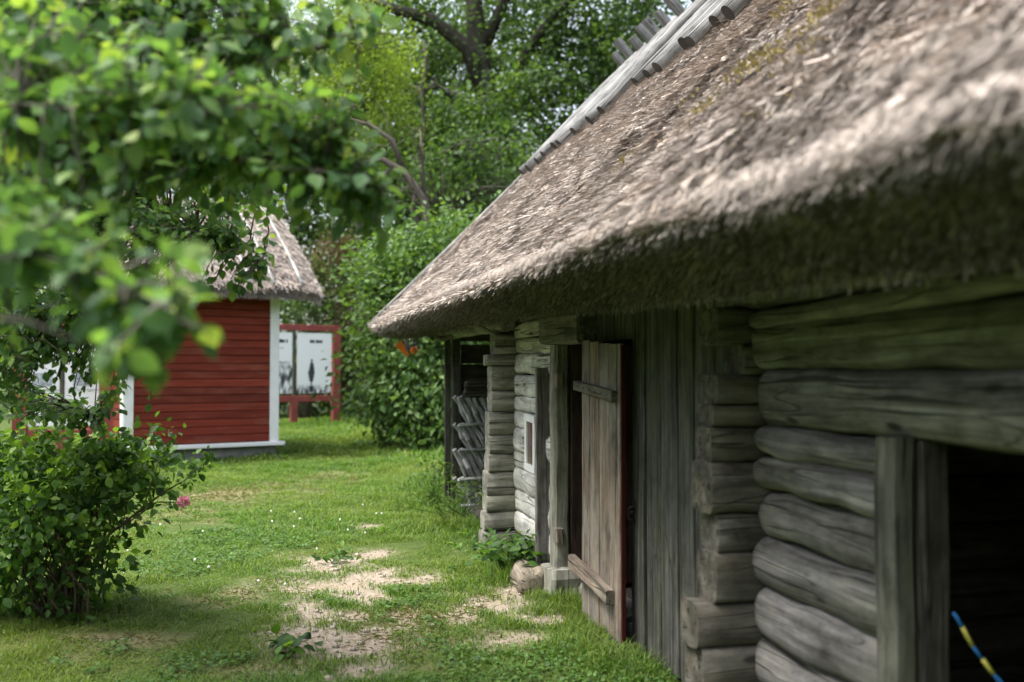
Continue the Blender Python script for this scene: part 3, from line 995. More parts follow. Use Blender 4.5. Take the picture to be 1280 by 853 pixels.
# main doorway frame
mb = bmb()
mb.bar((1.985, 6.90, .16), (1.985, 6.90, 1.76), .15, .11, up=(1, 0, 0), seg=9, wob=.005, chamfer=.14)
fr = mb.build('door_frame', M['frame'], barn)
mb = bmb()
mb.bar((2.36, 6.845, .05), (2.36, 6.845, 1.76), .05, .62, up=(1, 0, 0), seg=6, wob=.003)
mb.build('inner_jamb', M['umber'], barn)
for z0 in (1.46, .37):
    mb = bmb()
    mb.bar((1.945, 6.79, z0), (1.945, 6.79, z0 + .10), .09, .05, up=(1, 0, 0), chamfer=.1)
    mb.build('hinge_block', M['door'], fr)
mb = bmb()
mb.bar((1.97, 6.18, 1.865), (1.97, 7.12, 1.875), .16, .21, seg=6, wob=.006)
mb.build('lintel', M['frame_green'], barn)
mb = bmb()
for k in range(4):
    mb.bar((2.03, 5.52 + k * .17, 1.77), (2.03, 5.52 + k * .17, 2.05), .165, .03, up=(1, 0, 0))
mb.build('lintel_boards', M['plank'], barn)
mb = bmb()
mb.bar((2.02, 6.84, -.06), (2.01, 6.85, .19), .34, .30, up=(1, 0, 0), seg=4, wob=.012, chamfer=.1)
mb.build('foundation_block', M['frame'], barn)
# the open door leaf
mb = bmb()
te = [5.40, 5.60, 5.79, 5.97, 6.14]
DD = 1.93
for i in range(4):
    a0, a1 = te[i], te[i + 1]
    c = (a0 + a1) / 2
    zt = 1.735 + .045 * (c - 5.4) / .78 + random.uniform(-.006, .006)
    mb.bar((DD + random.uniform(-.003, .003), c, .0 + random.uniform(-.01, .03)), (DD + random.uniform(-.003, .003), c, zt), a1 - a0 - .009, .028, up=(1, 0, 0), seg=10, wob=.0015)
door = mb.build('door', M['door'], barn)
mb = bmb()
mb.bar((DD - .035, 5.44, 1.437), (DD - .035, 6.20, 1.487), .034, .062, seg=6, wob=.003)
mb.build('hinge_batten', M['stub'], door)
mb = bmb()
mb.bar((DD - .045, 5.50, .275), (DD - .045, 6.27, .345), .05, .085, seg=6, wob=.004)
mb.build('batten', M['door'], door)
mb = bmb()
mb.bar((DD + .001, 5.393, .01), (DD + .001, 5.393, 1.73), .010, .024, up=(1, 0, 0))
mb.build('red_edge', M['red_edge'], door)
for k in range(6):
    mb = bmb()
    tt = 5.52 + k * .115
    zq = 1.437 + .05 * (tt - 5.44) / .76
    mb.tube(np.array([(DD - .05, tt, zq), (DD - .056, tt, zq)]), (.009, .006), 7)
    mb.build('nail', M['iron'], door)

# narrow second doorway left of the frame
mb = bmb()
mb.bar((1.985, 7.30, .12), (1.985, 7.30, 1.60), .05, .14, up=(1, 0, 0), seg=8, wob=.003)
mb.build('door_jamb', M['log'], barn)
mb = bmb()
mb.bar((2.03, 7.12, .12), (2.03, 7.12, 1.58), .30, .02, up=(1, 0, 0))
mb.build('inner_door', M['umber'], barn)

# little white framed window
mb = bmb()
wt0, wt1, wz0, wz1, wd = 7.47, 7.73, .81, 1.19, 1.955
for (p0, p1, a) in (((wd, wt0, wz0), (wd, wt0, wz1 + .0), 0), ((wd, wt1, wz0 + .01), (wd, wt1, wz1 + .01), 0)):
    mb.bar(p0, p1, .06, .03, up=(1, 0, 0))
mb.bar((wd - .002, wt0 - .032, wz1 + .005), (wd - .002, wt1 + .032, wz1 + .015), .03, .055)
mb.bar((wd - .002, wt0 - .032, wz0 - .005), (wd - .002, wt1 + .032, wz0 + .005), .03, .055)
win = mb.build('window', M['white'], barn)
mb = bmb()
mb.bar((wd + .005, (wt0 + wt1) / 2, wz0), (wd + .005, (wt0 + wt1) / 2, wz1), wt1 - wt0 - .03, .006, up=(1, 0, 0))
mb.build('pane', M['glass'], win)

# near doorway: post, jamb, dark interior behind
mb = bmb()
mb.bar((2.0, 2.935, .0), (2.0, 2.935, 1.37), .105, .10, up=(1, 0, 0), seg=9, wob=.004, chamfer=.18)
mb.build('doorway_post', M['frame_green'], barn)
mb = bmb()
mb.bar((2.0, 1.77, .0), (2.0, 1.77, 1.37), .13, .10, up=(1, 0, 0), seg=6, wob=.004, chamfer=.18)
mb.build('doorway_post', M['frame_green'], barn)
mb = bmb()
mb.bar((2.108, 2.92, .0), (2.108, 2.92, 1.36), .10, .112, up=(1, 0, 0), seg=6, wob=.003)
mb.build('doorway_jamb', M['dark'], barn)
mb = bmb()
mb.bar((2.145, 1.80, .0), (2.145, 1.80, 1.36), .13, .185, up=(1, 0, 0), seg=6, wob=.003)
mb.build('doorway_jamb', M['dark'], barn)

# rear, end and partition walls: rows of logs, floor
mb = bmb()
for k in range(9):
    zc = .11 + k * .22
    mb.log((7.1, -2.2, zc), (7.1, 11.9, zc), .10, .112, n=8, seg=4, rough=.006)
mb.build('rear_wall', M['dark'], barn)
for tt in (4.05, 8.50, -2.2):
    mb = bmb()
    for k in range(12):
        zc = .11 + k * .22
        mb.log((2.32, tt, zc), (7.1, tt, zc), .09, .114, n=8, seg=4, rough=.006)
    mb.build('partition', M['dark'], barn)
mb = bmb()
for k in range(8):
    zc = .12 + k * .235
    mb.bar((2.16, 11.78, zc), (7.1, 11.78, zc), .03, .228)
mb.bar((2.16, 11.78, 2.02), (7.1, 11.78, 2.02), .03, .20)
mb.bar((2.16, 11.78, 2.26), (7.1, 11.78, 2.26), .03, .25)
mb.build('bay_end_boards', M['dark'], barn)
for tt in (11.80, -2.2):
    mb = bmb()
    for k in range(14):
        hw = 2.6 * (1 - k / 14)
        mb.bar((4.55 - hw, tt, 2.47 + k * .2), (4.55 + hw, tt, 2.47 + k * .2), .03, .2)
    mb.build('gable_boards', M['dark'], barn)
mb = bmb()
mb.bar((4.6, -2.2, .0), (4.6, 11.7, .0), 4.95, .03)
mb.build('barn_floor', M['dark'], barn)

# open bay at the far end: corner post, beam, bent branch, bracket
mb = bmb()
mb.bar((2.09, 11.72, .0), (2.09, 11.72, 2.02), .09, .10, up=(1, 0, 0), seg=8, wob=.004)
mb.build('bay_post', M['dark'], barn)
mb = bmb()
mb.bar((2.0, 11.78, .0), (2.0, 11.78, 2.02), .06, .07, up=(1, 0, 0), seg=6, wob=.003)
mb.build('bay_post', M['dark'], barn)
mb = bmb()
mb.log((1.93, 8.3, 1.965), (1.93, 11.7, 1.985), .07, .05, n=12, seg=14, rough=.01)
mb.build('bay_beam', M['frame'], barn)
mb = bmb()
mb.tube(np.array([(1.9, 11.95, 2.08), (1.88, 11.9, 1.97), (1.86, 11.2, 1.93), (1.9, 10.5, 1.97), (1.95, 9.9, 2.03)]), (.025, .03, .03, .03, .025), 8)
mb.build('bent_branch', M['bark'], barn)
mb = bmb()
mb.bar((1.62, 8.75, 2.03), (1.93, 8.55, 1.87), .035, .035)
mb.build('eave_bracket', M['frame'], barn)
mb = bmb()
mb.log((1.52, 8.9, 2.02), (2.2, 8.9, 2.05), .06, .06, n=12, seg=5, rough=.008)
mb.build('eave_bracket', M['frame'], barn)
# eave poles under the thatch
for k, tt in enumerate((12.1, 11.0, 9.9, 7.6, 6.3, 5.0, 3.4, 2.2, 1.0, -.4)):
    mb = bmb()
    mb.log((1.62, tt, 2.0 if tt < 7 else 2.06), (4.5, tt, 4.98), .05, .05, n=10, seg=6, rough=.006)
    mb.build('rafter', M['dark'], barn)

# ---- thatch
TEND = 12.62
RD, RZ = 4.52, 5.52
def lip(t):
    zz = np.interp(t, [-3, 1.4, 3.5, 5.5, 8, 11, 12.0, 12.62], [1.99, 2.01, 2.055, 2.075, 2.10, 2.11, 2.12, 2.17])
    dd = np.interp(t, [-3, 11.4, 12.2, 12.62], [1.176, 1.176, 1.18, 1.20])
    return dd, zz
def low(t):
    zz = np.interp(t, [-3, 1.8, 3.5, 5.3, 7.6, 10.5, 12.0, 12.62], [1.83, 1.86, 1.885, 1.945, 1.985, 1.97, 1.99, 2.07])
    dd = np.interp(t, [-3, 10.0, 12.0, 12.62], [1.56, 1.54, 1.48, 1.36])
    return dd, zz
def roof_top(t, s):
    """point on the near slope: s = 0 at the lip, 1 at the ridge"""
    dl, zl = lip(t)
    wv = .05 * np.sin(np.pi * s)
    return np.stack([dl + (RD - dl) * s, t, zl + (RZ - zl) * s - wv * 0.6 + .03 * np.exp(-((s) / .05) ** 2) * 0], 1)
SL = np.array((-(RZ - 2.0), 0, (RD - 1.18))); SL = SL / np.linalg.norm(SL)     # outward normal of the slope
DN = np.array((-(RD - 1.18), 0, -(RZ - 2.0))); DN = DN / np.linalg.norm(DN)    # down the slope

ts = np.linspace(-2.4, TEND, 420)
prof_n = 120
sv = np.linspace(0, 1, prof_n) ** 1.4
rows = []
for i, t in enumerate(ts):
    T1 = np.full(prof_n, t)
    top = roof_top(T1, sv)                                  # lip -> ridge
    dl, zl = lip(t); db, zb = low(t)
    k = np.linspace(0, 1, 14)[1:]
    bulge = np.sin(np.pi * k) * np.interp(t, [4, 9, 12], [-.012, .04, .06])
    cut = np.stack([dl + (db - dl) * k - bulge * .7, np.full(13, t), zl + (zb - zl) * k - bulge * .5], 1)   # lip -> low edge
    und = np.stack([np.linspace(db, RD, 10)[1:], np.full(9, t), np.linspace(zb, RZ - .36, 10)[1:]], 1)
    rows.append(np.concatenate([und[::-1], cut[::-1], top]))
G = np.stack(rows)                                          # (nt, np, 3)
nt_, np_, _ = G.shape
flat = G.reshape(-1, 3).copy()
nz = vnoise(flat, 1.3, 70) * .035 + vnoise(flat, 4.5, 71) * .026 + vnoise(flat * np.array((1, 1.6, 1)), 13, 72) * .014 + vnoise(flat, 30, 73) * .010
jj = np.tile(np.arange(np_), nt_)
wgt = np.clip((jj - 8) / 6, 0, 1)
flat += SL * (nz * wgt)[:, None]
# ragged line of the lip
onlip = np.exp(-((jj - 22) / 5.0) ** 2)
flat += (DN * .4 + np.array((-.5, 0, -.2))) * (onlip * (vnoise(flat, 7, 75) * .018 + vnoise(flat, 19, 76) * .014))[:, None]
# far side of the roof
fs_s = np.linspace(0, 1, 24)
I = np.arange(nt_ * np_).reshape(nt_, np_)
q1 = np.stack([I[:-1, :-1], I[1:, :-1], I[1:, 1:], I[:-1, 1:]], -1).reshape(-1, 4)
bt = np.linspace(-2.4, TEND, 40)
bk = []
for t in bt:
    top = np.stack([RD + 3.4 * fs_s, np.full(24, t), RZ - 3.5 * fs_s], 1)
    bot = np.stack([RD + 3.0 * fs_s[::-1], np.full(24, t), RZ - .36 - 3.3 * fs_s[::-1]], 1)
    bk.append(np.concatenate([top, bot]))
bk = np.stack(bk); nb = bk.shape[1]
J = np.arange(40 * nb).reshape(40, nb) + len(flat)
q2 = np.stack([J[:-1, :-1], J[1:, :-1], J[1:, 1:], J[:-1, 1:]], -1).reshape(-1, 4)
V = np.concatenate([flat, bk.reshape(-1, 3)])
# end caps (far and near verge) as strips between the underside and the top
def cap(row_i):
    a = I[row_i]
    und = a[:9][::-1]           # low -> ridge
    top = a[22:][np.linspace(0, prof_n - 1, 9).astype(int)]
    cutm = a[9:22][::-1]
    qs = []
    for k in range(8):
        qs.append((und[k], und[k + 1], top[k + 1], top[k]))
    for k in range(0, 12):
        qs.append((cutm[k], cutm[k + 1], und[0], und[0]))
    return [q for q in qs]
tri_caps, quad_caps = [], []
for ri in (0, nt_ - 1):
    for q in cap(ri):
        if q[2] == q[3]: tri_caps.append(q[:3])
        else: quad_caps.append(q)
roof = link_mesh('thatch_roof', arr_mesh('thatch_roof', V - OFF, np.concatenate([q1, q2, np.array(quad_caps)]), np.array(tri_caps), smooth=True), M['thatch'], barn)
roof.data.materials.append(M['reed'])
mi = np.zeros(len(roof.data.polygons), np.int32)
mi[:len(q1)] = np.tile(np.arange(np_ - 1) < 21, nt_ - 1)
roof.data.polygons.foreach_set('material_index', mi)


def strips(base, dr, nr, L, wd, lift):
    n = len(base)
    sd_ = unit(np.cross(dr, nr)) * (wd / 2)[:, None]
    tip = base + dr * L[:, None] + nr * (lift)[:, None]
    mid = base + dr * (L * .5)[:, None] + nr * (lift * .35)[:, None]
    V = np.stack([base - sd_, base + sd_, mid + sd_, mid - sd_, tip + sd_ * .6, tip - sd_ * .6], 1).reshape(-1, 3)
    i = (np.arange(n) * 6)[:, None]
    return V, np.concatenate([np.concatenate([i, i + 1, i + 2, i + 3], 1), np.concatenate([i + 3, i + 2, i + 4, i + 5], 1)], 0)

SV, SQ, so_ff = [], [], 0
def add_strips(v, q):
    global so_ff
    SV.append(v); SQ.append(q + so_ff); so_ff += len(v)
# stalks over the slope
for (n, t0, t1, s0, s1, L0, L1, w0, w1, lf) in ((80000, .6, 5.5, 0, .75, .03, .13, .004, .010, .03), (120000, 4.5, TEND, 0, 1, .04, .15, .005, .012, .035), (36000, -2.3, 4, .0, 1, .05, .16, .006, .013, .035)):
    t = rng.uniform(t0, t1, n); s = s0 + (s1 - s0) * rng.random(n)
    Lx = np.minimum(rng.uniform(L0, L1, n), s * 4.6 + .03)
    P = roof_top(t, s)
    k = vnoise(P, 1.3, 70) * .035 + vnoise(P, 4.5, 71) * .024 + vnoise(P * np.array((1, 1.6, 1)), 13, 72) * .016
    P = P + SL * (k + .001)[:, None]
    d_ = unit(DN + rng.normal(0, .30, (n, 3)) * np.array((.4, 1.0, .4)))
    add_strips(*strips(P, d_, np.broadcast_to(SL, (n, 3)), Lx, rng.uniform(w0, w1, n), rng.uniform(.0, lf, n)))
cut_from = len(SV)
# cut face: the ends of the reeds
n = 90000
t = rng.uniform(.2, TEND, n); k = rng.random(n) ** .9
dl, zl = lip(t); db, zb = low(t)
bl = np.sin(np.pi * k) * np.interp(t, [4, 9, 12], [-.012, .04, .06])
P = np.stack([dl + (db - dl) * k - bl * .7 + .012, t, zl + (zb - zl) * k - bl * .5 + .008], 1)
d_ = unit(np.array((-.35, 0, -1.0)) + rng.normal(0, .28, (n, 3)))
add_strips(*strips(P, d_, unit(np.broadcast_to(np.array((-1.0, 0, -.5)), (n, 3)) + rng.normal(0, .2, (n, 3))), rng.uniform(.015, .06, n), rng.uniform(.004, .010, n), rng.uniform(.004, .02, n)))
# ragged fringe at lip and low edge
n = 22000
t = rng.uniform(.2, TEND, n)
dl, zl = lip(t)
P = np.stack([dl + rng.uniform(.0, .10, n), t, zl + rng.uniform(.0, .09, n)], 1)
add_strips(*strips(P, unit(DN + np.array((0, 0, -.2)) + rng.normal(0, .22, (n, 3))), np.broadcast_to(SL, (n, 3)), rng.uniform(.02, .06, n), rng.uniform(.004, .010, n), rng.uniform(-.01, .012, n)))
n = 12000
t = rng.uniform(.2, TEND, n)
db, zb = low(t)
P = np.stack([db + rng.uniform(-.03, .03, n), t, zb + rng.uniform(.0, .05, n)], 1)
add_strips(*strips(P, unit(np.array((-.1, 0, -1)) + rng.normal(0, .3, (n, 3))), np.broadcast_to(np.array((-1.0, 0, 0)), (n, 3)), rng.uniform(.03, .08, n), rng.uniform(.004, .010, n), rng.uniform(-.01, .012, n)))
st = link_mesh('loose_straw', arr_mesh('loose_straw', np.concatenate(SV[:3] + SV[4:5]) - OFF, np.concatenate(SQ[:3] + [SQ[4] - len(SV[3])])), M['straw'], roof)
tag(st, kind='stuff')
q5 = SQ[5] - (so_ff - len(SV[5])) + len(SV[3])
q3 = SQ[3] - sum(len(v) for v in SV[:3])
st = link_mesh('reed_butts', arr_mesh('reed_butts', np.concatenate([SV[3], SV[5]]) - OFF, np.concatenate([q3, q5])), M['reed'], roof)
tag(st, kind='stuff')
# broken, lifted wads of old thatch
n = 15000
t = rng.uniform(-2, TEND, n); s = rng.random(n) ** .9
Lx = np.minimum(rng.uniform(.03, .085, n), s * 4.6 + .02)
P = roof_top(t, s)
k = vnoise(P, 1.3, 70) * .035 + vnoise(P, 4.5, 71) * .024 + vnoise(P * np.array((1, 1.6, 1)), 13, 72) * .016
keep = rng.random(n) < .35 + .9 * np.clip(vnoise(P, 2.2, 90), 0, 1)
P = (P + SL * (k + .004)[:, None])[keep]; Lx = Lx[keep]; n = len(P)
v8n = 42000  # pale straws standing in for light on the far cut face
t8 = rng.uniform(5.0, TEND, v8n) ; k8 = rng.random(v8n) ** 1.3
t8 = t8[(rng.random(v8n) < np.clip((t8 - 5.0) / 3, .1, 1))]; v8n = len(t8); k8 = k8[:v8n]
dl, zl = lip(t8); db, zb = low(t8); bl = np.sin(np.pi * k8) * np.interp(t8, [4, 9, 12], [-.012, .04, .06])
P8 = np.stack([dl + (db - dl) * k8 - bl * .7 - .004, t8, zl + (zb - zl) * k8 - bl * .5 + .01], 1)
v8, q8 = strips(P8, unit(np.array((-.45, 0, -.9)) + rng.normal(0, .3, (v8n, 3))), unit(np.broadcast_to(np.array((-1.0, 0, .25)), (v8n, 3)) + rng.normal(0, .3, (v8n, 3))), rng.uniform(.02, .07, v8n), rng.uniform(.004, .011, v8n), rng.uniform(.01, .04, v8n))
v9, q9 = strips(P, unit(DN + rng.normal(0, .35, (n, 3)) * np.array((.4, 1, .4))), unit(np.broadcast_to(SL, (n, 3)) + rng.normal(0, .25, (n, 3))), Lx, rng.uniform(.008, .022, n), rng.uniform(.008, .032, n))
tag(link_mesh('wads_and_lit_straw', arr_mesh('wads_and_lit_straw', np.concatenate([v9, v8]) - OFF, np.concatenate([q9, q8 + len(v9)])), M['straw'], roof), kind='stuff')
# moss tufts
mp = []
for (px, py, n) in ((985, 15, 350), (1040, 20, 300), (955, 75, 500), (1000, 55, 300), (985, 90, 450), (915, 105, 450), (850, 160, 350), (925, 170, 350), (870, 125, 200), (1015, 35, 300), (810, 190, 250), (900, 195, 250)):
    # where the view ray meets the slope plane
    q = at(px, py, 1.0) - np.array((0, 0, EYE))
    dl_, tl_ = q[0] * cs + q[1] * sn, -q[0] * sn + q[1] * cs
    # plane: (d-1.176)*nx + (z-2.02)*nz = 0
    k = ((1.176) * SL[0] + (2.03 - EYE) * SL[2]) / (dl_ * SL[0] + q[2] * SL[2])
    c = np.array((dl_ * k, tl_ * k, EYE + q[2] * k))
    n //= 7
    mp.append(c + rng.normal(0, 1, (n, 3)) * np.array((.05, .06, .05)) + np.array((0, rng.normal(0, .25), 0)))
mp = np.concatenate(mp)
dist = (mp - np.array((1.176, 0, 2.03))) @ SL
mp = mp - SL * (dist - rng.uniform(.0, .035, len(mp)))[:, None]
ms = link_mesh('moss', leaf_mesh('moss', mp - OFF, unit(rng.normal(0, .5, (len(mp), 3)) + SL), rand_dirs(len(mp)), rng.uniform(.015, .035, len(mp)), LEAF_LO), M['moss'], roof)
tag(ms, kind='stuff')
# pale edge along the far verge
mb = bmb()
pv = roof_top(np.full(9, TEND + .005), np.linspace(0.0, .99, 9)) + SL * .02
mb.tube(pv, .026, 8)
mb.build('verge_pole', M['pole'], roof)

# poles laid over the ridge, crossing above it
PT = [12.45, 12.1, 11.75, 11.45, 11.2, 10.9, 10.45, 10.0, 9.4, 9.02, 8.2, 7.82, 7.5, 7.12, 6.85, 6.48, 6.2, 5.8, 5.35, 4.9]
for i, tt in enumerate(PT):
    mb = bmb()
    s0 = .575 + random.uniform(-.02, .012)
    p0 = roof_top(np.array([tt]), np.array([s0]))[0] + SL * .075
    p1 = np.array((RD, tt + random.uniform(-.04, .04), RZ)) + SL * .075
    p2 = p1 + (-DN) * random.uniform(.20, .34)
    r = random.uniform(.045, .068)
    mb.log(p0, p2, r, r, up=SL, n=12, seg=10, power=2.1, rough=.008, taper=.8, bow=.03, capmat=1)
    mb.build('ridge_pole', [M['pole'], M['endgrain']], barn)
    # pole of the far slope: its tip stands up over the ridge
    mb = bmb()
    up_ = np.array((-.69, 0, .72))
    t2 = tt + .17 + random.uniform(-.04, .04)
    q0 = np.array((RD + .10, t2, RZ + .02)) - up_ * 1.2 + np.array((.05, 0, .05))
    q1_ = np.array((RD + .10, t2 + random.uniform(-.03, .03), RZ + .07)) + up_ * random.uniform(.30, .46)
    mb.bar(q0, q1_, .115 * random.uniform(.8, 1.1), .085, up=(.72, 0, .69), seg=3, wob=.003, chamfer=.08)
    mb.build('ridge_crosspiece', M['pole'], barn)

# ------------------------------------------------------------------ hurdles stacked in the open bay
rk = tag(empty('hurdle_stack', B(2.35, 11.3), TH), 'grey stack of slanted split-wood hurdles in the open bay', 'hurdles')
RO = np.array((2.35, 11.3, 0))
tiers = [(.05, .31), (.345, .64), (.68, .93), (.965, 1.25)]
for (za, zb) in tiers:
    mb = MB(RO)
    dd = 2.06
    while dd < 3.6:
        wob = random.uniform(-.02, .02)
        P = [(dd + .15 + wob, 11.30, za), (dd + .10, 11.27 + random.uniform(-.03, .03), za + (zb - za) * .35), (dd + .055 + wob, 11.30, za + (zb - za) * .7), (dd, 11.28, zb)]
        for k in range(3):
            mb.bar(P[k], np.array(P[k + 1]) + np.array((-.006, 0, .016)), .055, .066 + random.uniform(-.014, .012), up=(0, 1, 0), chamfer=.2, roll=random.uniform(-.25, .25))
        dd += random.uniform(.075, .092)
    dd = 2.02
    while dd < 3.6:
        wob = random.uniform(-.02, .02)
        P = [(dd + .15 + wob, 11.42, za), (dd + .09, 11.40, za + (zb - za) * .4), (dd + .05 + wob, 11.42, za + (zb - za) * .75), (dd, 11.40, zb)]
        for k in range(3):
            mb.bar(P[k], np.array(P[k + 1]) + np.array((-.006, 0, .016)), .05, .055, up=(0, 1, 0), chamfer=.2)
        dd += random.uniform(.075, .092)
    mb.build('slat_row', M['hurdle'], rk)
for z0 in (.025, .328, .66, .948):
    mb = MB(RO)
    mb.log((2.04, 11.24, z0), (3.7, 11.24, z0 + .01), .02, .016, n=8, seg=8, rough=.005)
    mb.build('rail', M['hurdle'], rk)
mb = MB(RO)
for k in range(5):
    mb.log((2.10 + random.uniform(-.02, .04), 11.28, 1.285 + k * .036), (3.6, 11.28, 1.285 + k * .036), .06, .018, n=10, seg=10, rough=.006, endround=.02)
mb.build('board_pile', M['dark'], rk)

# orange lamp-like object under the far corner of the eaves
c = at(517, 437, 12.6)
lp = tag(empty('orange_lamp', c), 'small bright orange hanging lamp beneath the far eave corner', 'lamp')
mb = MB(c)
mb.tube(np.array([c + (.0, 0, .20), c + (.0, 0, .06)]), (.006, .006), 6)
mb.tube(np.array([c + (.0, 0, .07), c + (.0, 0, .035)]), (.018, .022), 8)
mb.build('cord', M['iron'], lp)
mb = MB(c)
mb.tube(np.array([c + (-.008, 0, .035), c + (0, 0, .02), c + (.008, 0, -.02), c + (.016, 0, -.05), c + (.018, 0, -.058)]), (.022, .045, .05, .034, .01), 10)
mb.build('shade', M['orange'], lp)
c = at(504, 436, 12.75)
hd = tag(empty('orange_board', c), 'small orange-brown pointed board tucked up under the thatch corner', 'board')
mb = MB(c)
mb.bar(c + (-.07, 0, .07), c + (.06, .02, -.09), .03, .10, taper=.35, up=(1, 0, .7))
bo = mb.build('plank', M['orange'], hd)
mb = MB(c)
mb.bar(c + (.04, .05, .12), c + (.05, .04, -.03), .04, .05, up=(1, 0, 0))
mb.build('bracket', M['dark'], hd)

# rotten log chunk by the door frame
c = B(1.80, 6.98, .07)
mb = MB(c)
p0, p1 = B(1.79, 6.88, .07), B(1.83, 7.30, .07)
mb.log(p0, p1, .115, .105, n=22, seg=10, power=2.6, rough=.028, endround=.05)
o = mb.build('log_chunk', M['rotten'])
o.location = c
tag(o, 'short rotten brown log lying against the door frame stone', 'log')

# blue and yellow cord in the near doorway
c = at(1230, 823, 2.95)
cd = tag(empty('striped_cord', c), 'blue and yellow cord slanting across the dark near doorway', 'cord')
pts = [at(1192, 766, 2.98), at(1203, 784, 2.96), at(1216, 808, 2.95), at(1228, 824, 2.94), at(1242, 843, 2.93), at(1268, 872, 2.92), at(1330, 930, 2.9), at(1370, 1080, 2.88)]
for k in range(len(pts) - 1):
    mb = MB(c)
    mb.tube(np.array([pts[k], (pts[k] + pts[k + 1]) / 2, pts[k + 1]]), .0042 + .0012 * (k % 2), 8)
    mb.build('blue_band' if k % 2 == 0 else 'yellow_band', M['blue' if k % 2 == 0 else 'yellow'], cd)

# ------------------------------------------------------------------ red shed
A = np.array((-4.25, 18.0)); wv = np.array((-.84, -.54)); wv /= np.linalg.norm(wv); nv = np.array((.54, -.84)); nv /= np.linalg.norm(nv)
def S(a, o, z):     # a metres along the wall from the right corner, o metres outward
    p = A + wv * a + nv * o
    return np.array((p[0], p[1], z))
LW = 2.62; DP = 3.7
ro = S(LW / 2, 0, 0)
shed = tag(empty('red_shed', ro), 'small red boarded shed with white corners and thatched roof', 'shed')
mb = MB(ro)
k = 0
zz = .29
while zz < 3.2:
    h = random.choice((.135, .142, .15, .142))
    mb.bar(S(.02, .004 + .006 * (k % 2), zz + h / 2), S(LW - .02, .004 + .006 * ((k + 1) % 2), zz + h / 2), .03, h - .01, seg=4, wob=.002, chamfer=.2)
    mb.bar(S(.02, -DP, zz + h / 2), S(LW - .02, -DP, zz + h / 2), .03, h - .008)
    mb.bar(S(-.004, -.02, zz + h / 2), S(-.004, -DP, zz + h / 2), .03, h - .008)
    mb.bar(S(LW + .004, -.02, zz + h / 2), S(LW + .004, -DP, zz + h / 2), .03, h - .008)
    zz += h; k += 1
mb.bar(S(.03, -.05, 1.7), S(LW - .03, -.05, 1.7), .02, 2.8)
mb.build('wall', M['red'], shed)
for a in (.0, LW):
    mb = MB(ro)
    mb.bar(S(a + (.06 if a == 0 else -.06), .035, .27), S(a + (.06 if a == 0 else -.06), .035, 3.1), .16, .035, up=(nv[0], nv[1], 0))
    mb.bar(S(a + (-.022 if a == 0 else .022), -.06, .27), S(a + (-.022 if a == 0 else .022), -.06, 3.1), .03, .16, up=(nv[0], nv[1], 0))
    mb.build('corner_board', M['white'], shed)
mb = MB(ro)
mb.bar(S(-.12, .05, .245), S(LW + .08, .05, .245), .12, .07)
mb.bar(S(-.05, .08, .245), S(-.05, -DP, .245), .12, .07)
mb.build('sill_board', M['white'], shed)
mb = MB(ro)
mb.bar(S(.0, -DP / 2, .08), S(LW, -DP / 2, .08), DP - .1, .26)
mb.build('foundation', M['concrete'], shed)
# roof
SE, RR, RH = .62, 2.45, 1.78
TS = math.atan2(RH, RR)
def shed_top(a, s):   # s: 0 lip .. 1 ridge
    o = SE - RR * s
    return np.stack([A[0] + wv[0] * a + nv[0] * o, A[1] + wv[1] * a + nv[1] * o, 3.04 + RH * s + .10 * np.sin(np.pi * s)], 1)
aa = np.linspace(-.62, LW + .62, 90); ss = np.linspace(0, 1, 60)
rows = []
for a in aa:
    edge = min(a + .62, LW + .62 - a)
    dz = -.10 * math.exp(-(edge / .14) ** 2)
    top = shed_top(np.full(60, a), ss); top[:, 2] += dz
    k = np.linspace(0, 1, 7)[1:]
    cut = np.stack([top[0][0] - nv[0] * .10 * k, top[0][1] - nv[1] * .10 * k, top[0][2] - .19 * k], 1)
    o2 = np.linspace(SE - .10, SE - RR, 8)[1:]
    und = np.stack([A[0] + wv[0] * a + nv[0] * o2, A[1] + wv[1] * a + nv[1] * o2, 2.85 + dz + (SE - .10 - o2) * RH / RR], 1)
    o3 = np.linspace(SE - RR, SE - 2 * RR, 20)[1:]
    back = np.stack([A[0] + wv[0] * a + nv[0] * o3, A[1] + wv[1] * a + nv[1] * o3, 3.04 + dz + RH - (SE - RR - o3) * RH / RR], 1)
    rows.append(np.concatenate([und[::-1], cut[::-1], top, back]))
G = np.stack(rows); a1, b1, _ = G.shape
fl = G.reshape(-1, 3)
fl[:, 2] += vnoise(fl, 3, 80) * .03 + vnoise(fl, 9, 81) * .022
I = np.arange(a1 * b1).reshape(a1, b1)
q = np.stack([I[:-1, :-1], I[1:, :-1], I[1:, 1:], I[:-1, 1:]], -1).reshape(-1, 4)
capq = []
for ri in (0, a1 - 1):
    r_ = I[ri]; und = r_[:7][::-1]; top = r_[13:73][np.linspace(0, 59, 7).astype(int)]
    capq += [(und[k], und[k + 1], top[k + 1], top[k]) for k in range(6)]
sroof = link_mesh('thatch_roof', arr_mesh('shed_roof', fl - ro, np.concatenate([q, np.array(capq)]), smooth=True), M['thatch_far'], shed)
n = 26000
a = rng.uniform(-.6, LW + .6, n); s = rng.random(n)
P = shed_top(a, s)
P[:, 2] += vnoise(P, 3, 80) * .03 + vnoise(P, 9, 81) * .022 - .10 * np.exp(-(np.minimum(a + .62, LW + .62 - a) / .14) ** 2)
sdn = unit(np.array((nv[0] * RR, nv[1] * RR, -RH))); snr = unit(np.array((nv[0] * RH, nv[1] * RH, RR)))
v1, qq1 = strips(P, unit(sdn + rng.normal(0, .2, (n, 3))), np.broadcast_to(snr, (n, 3)), rng.uniform(.08, .25, n), rng.uniform(.008, .016, n), rng.uniform(0, .03, n))
n = 9000
a = rng.uniform(-.6, LW + .6, n)
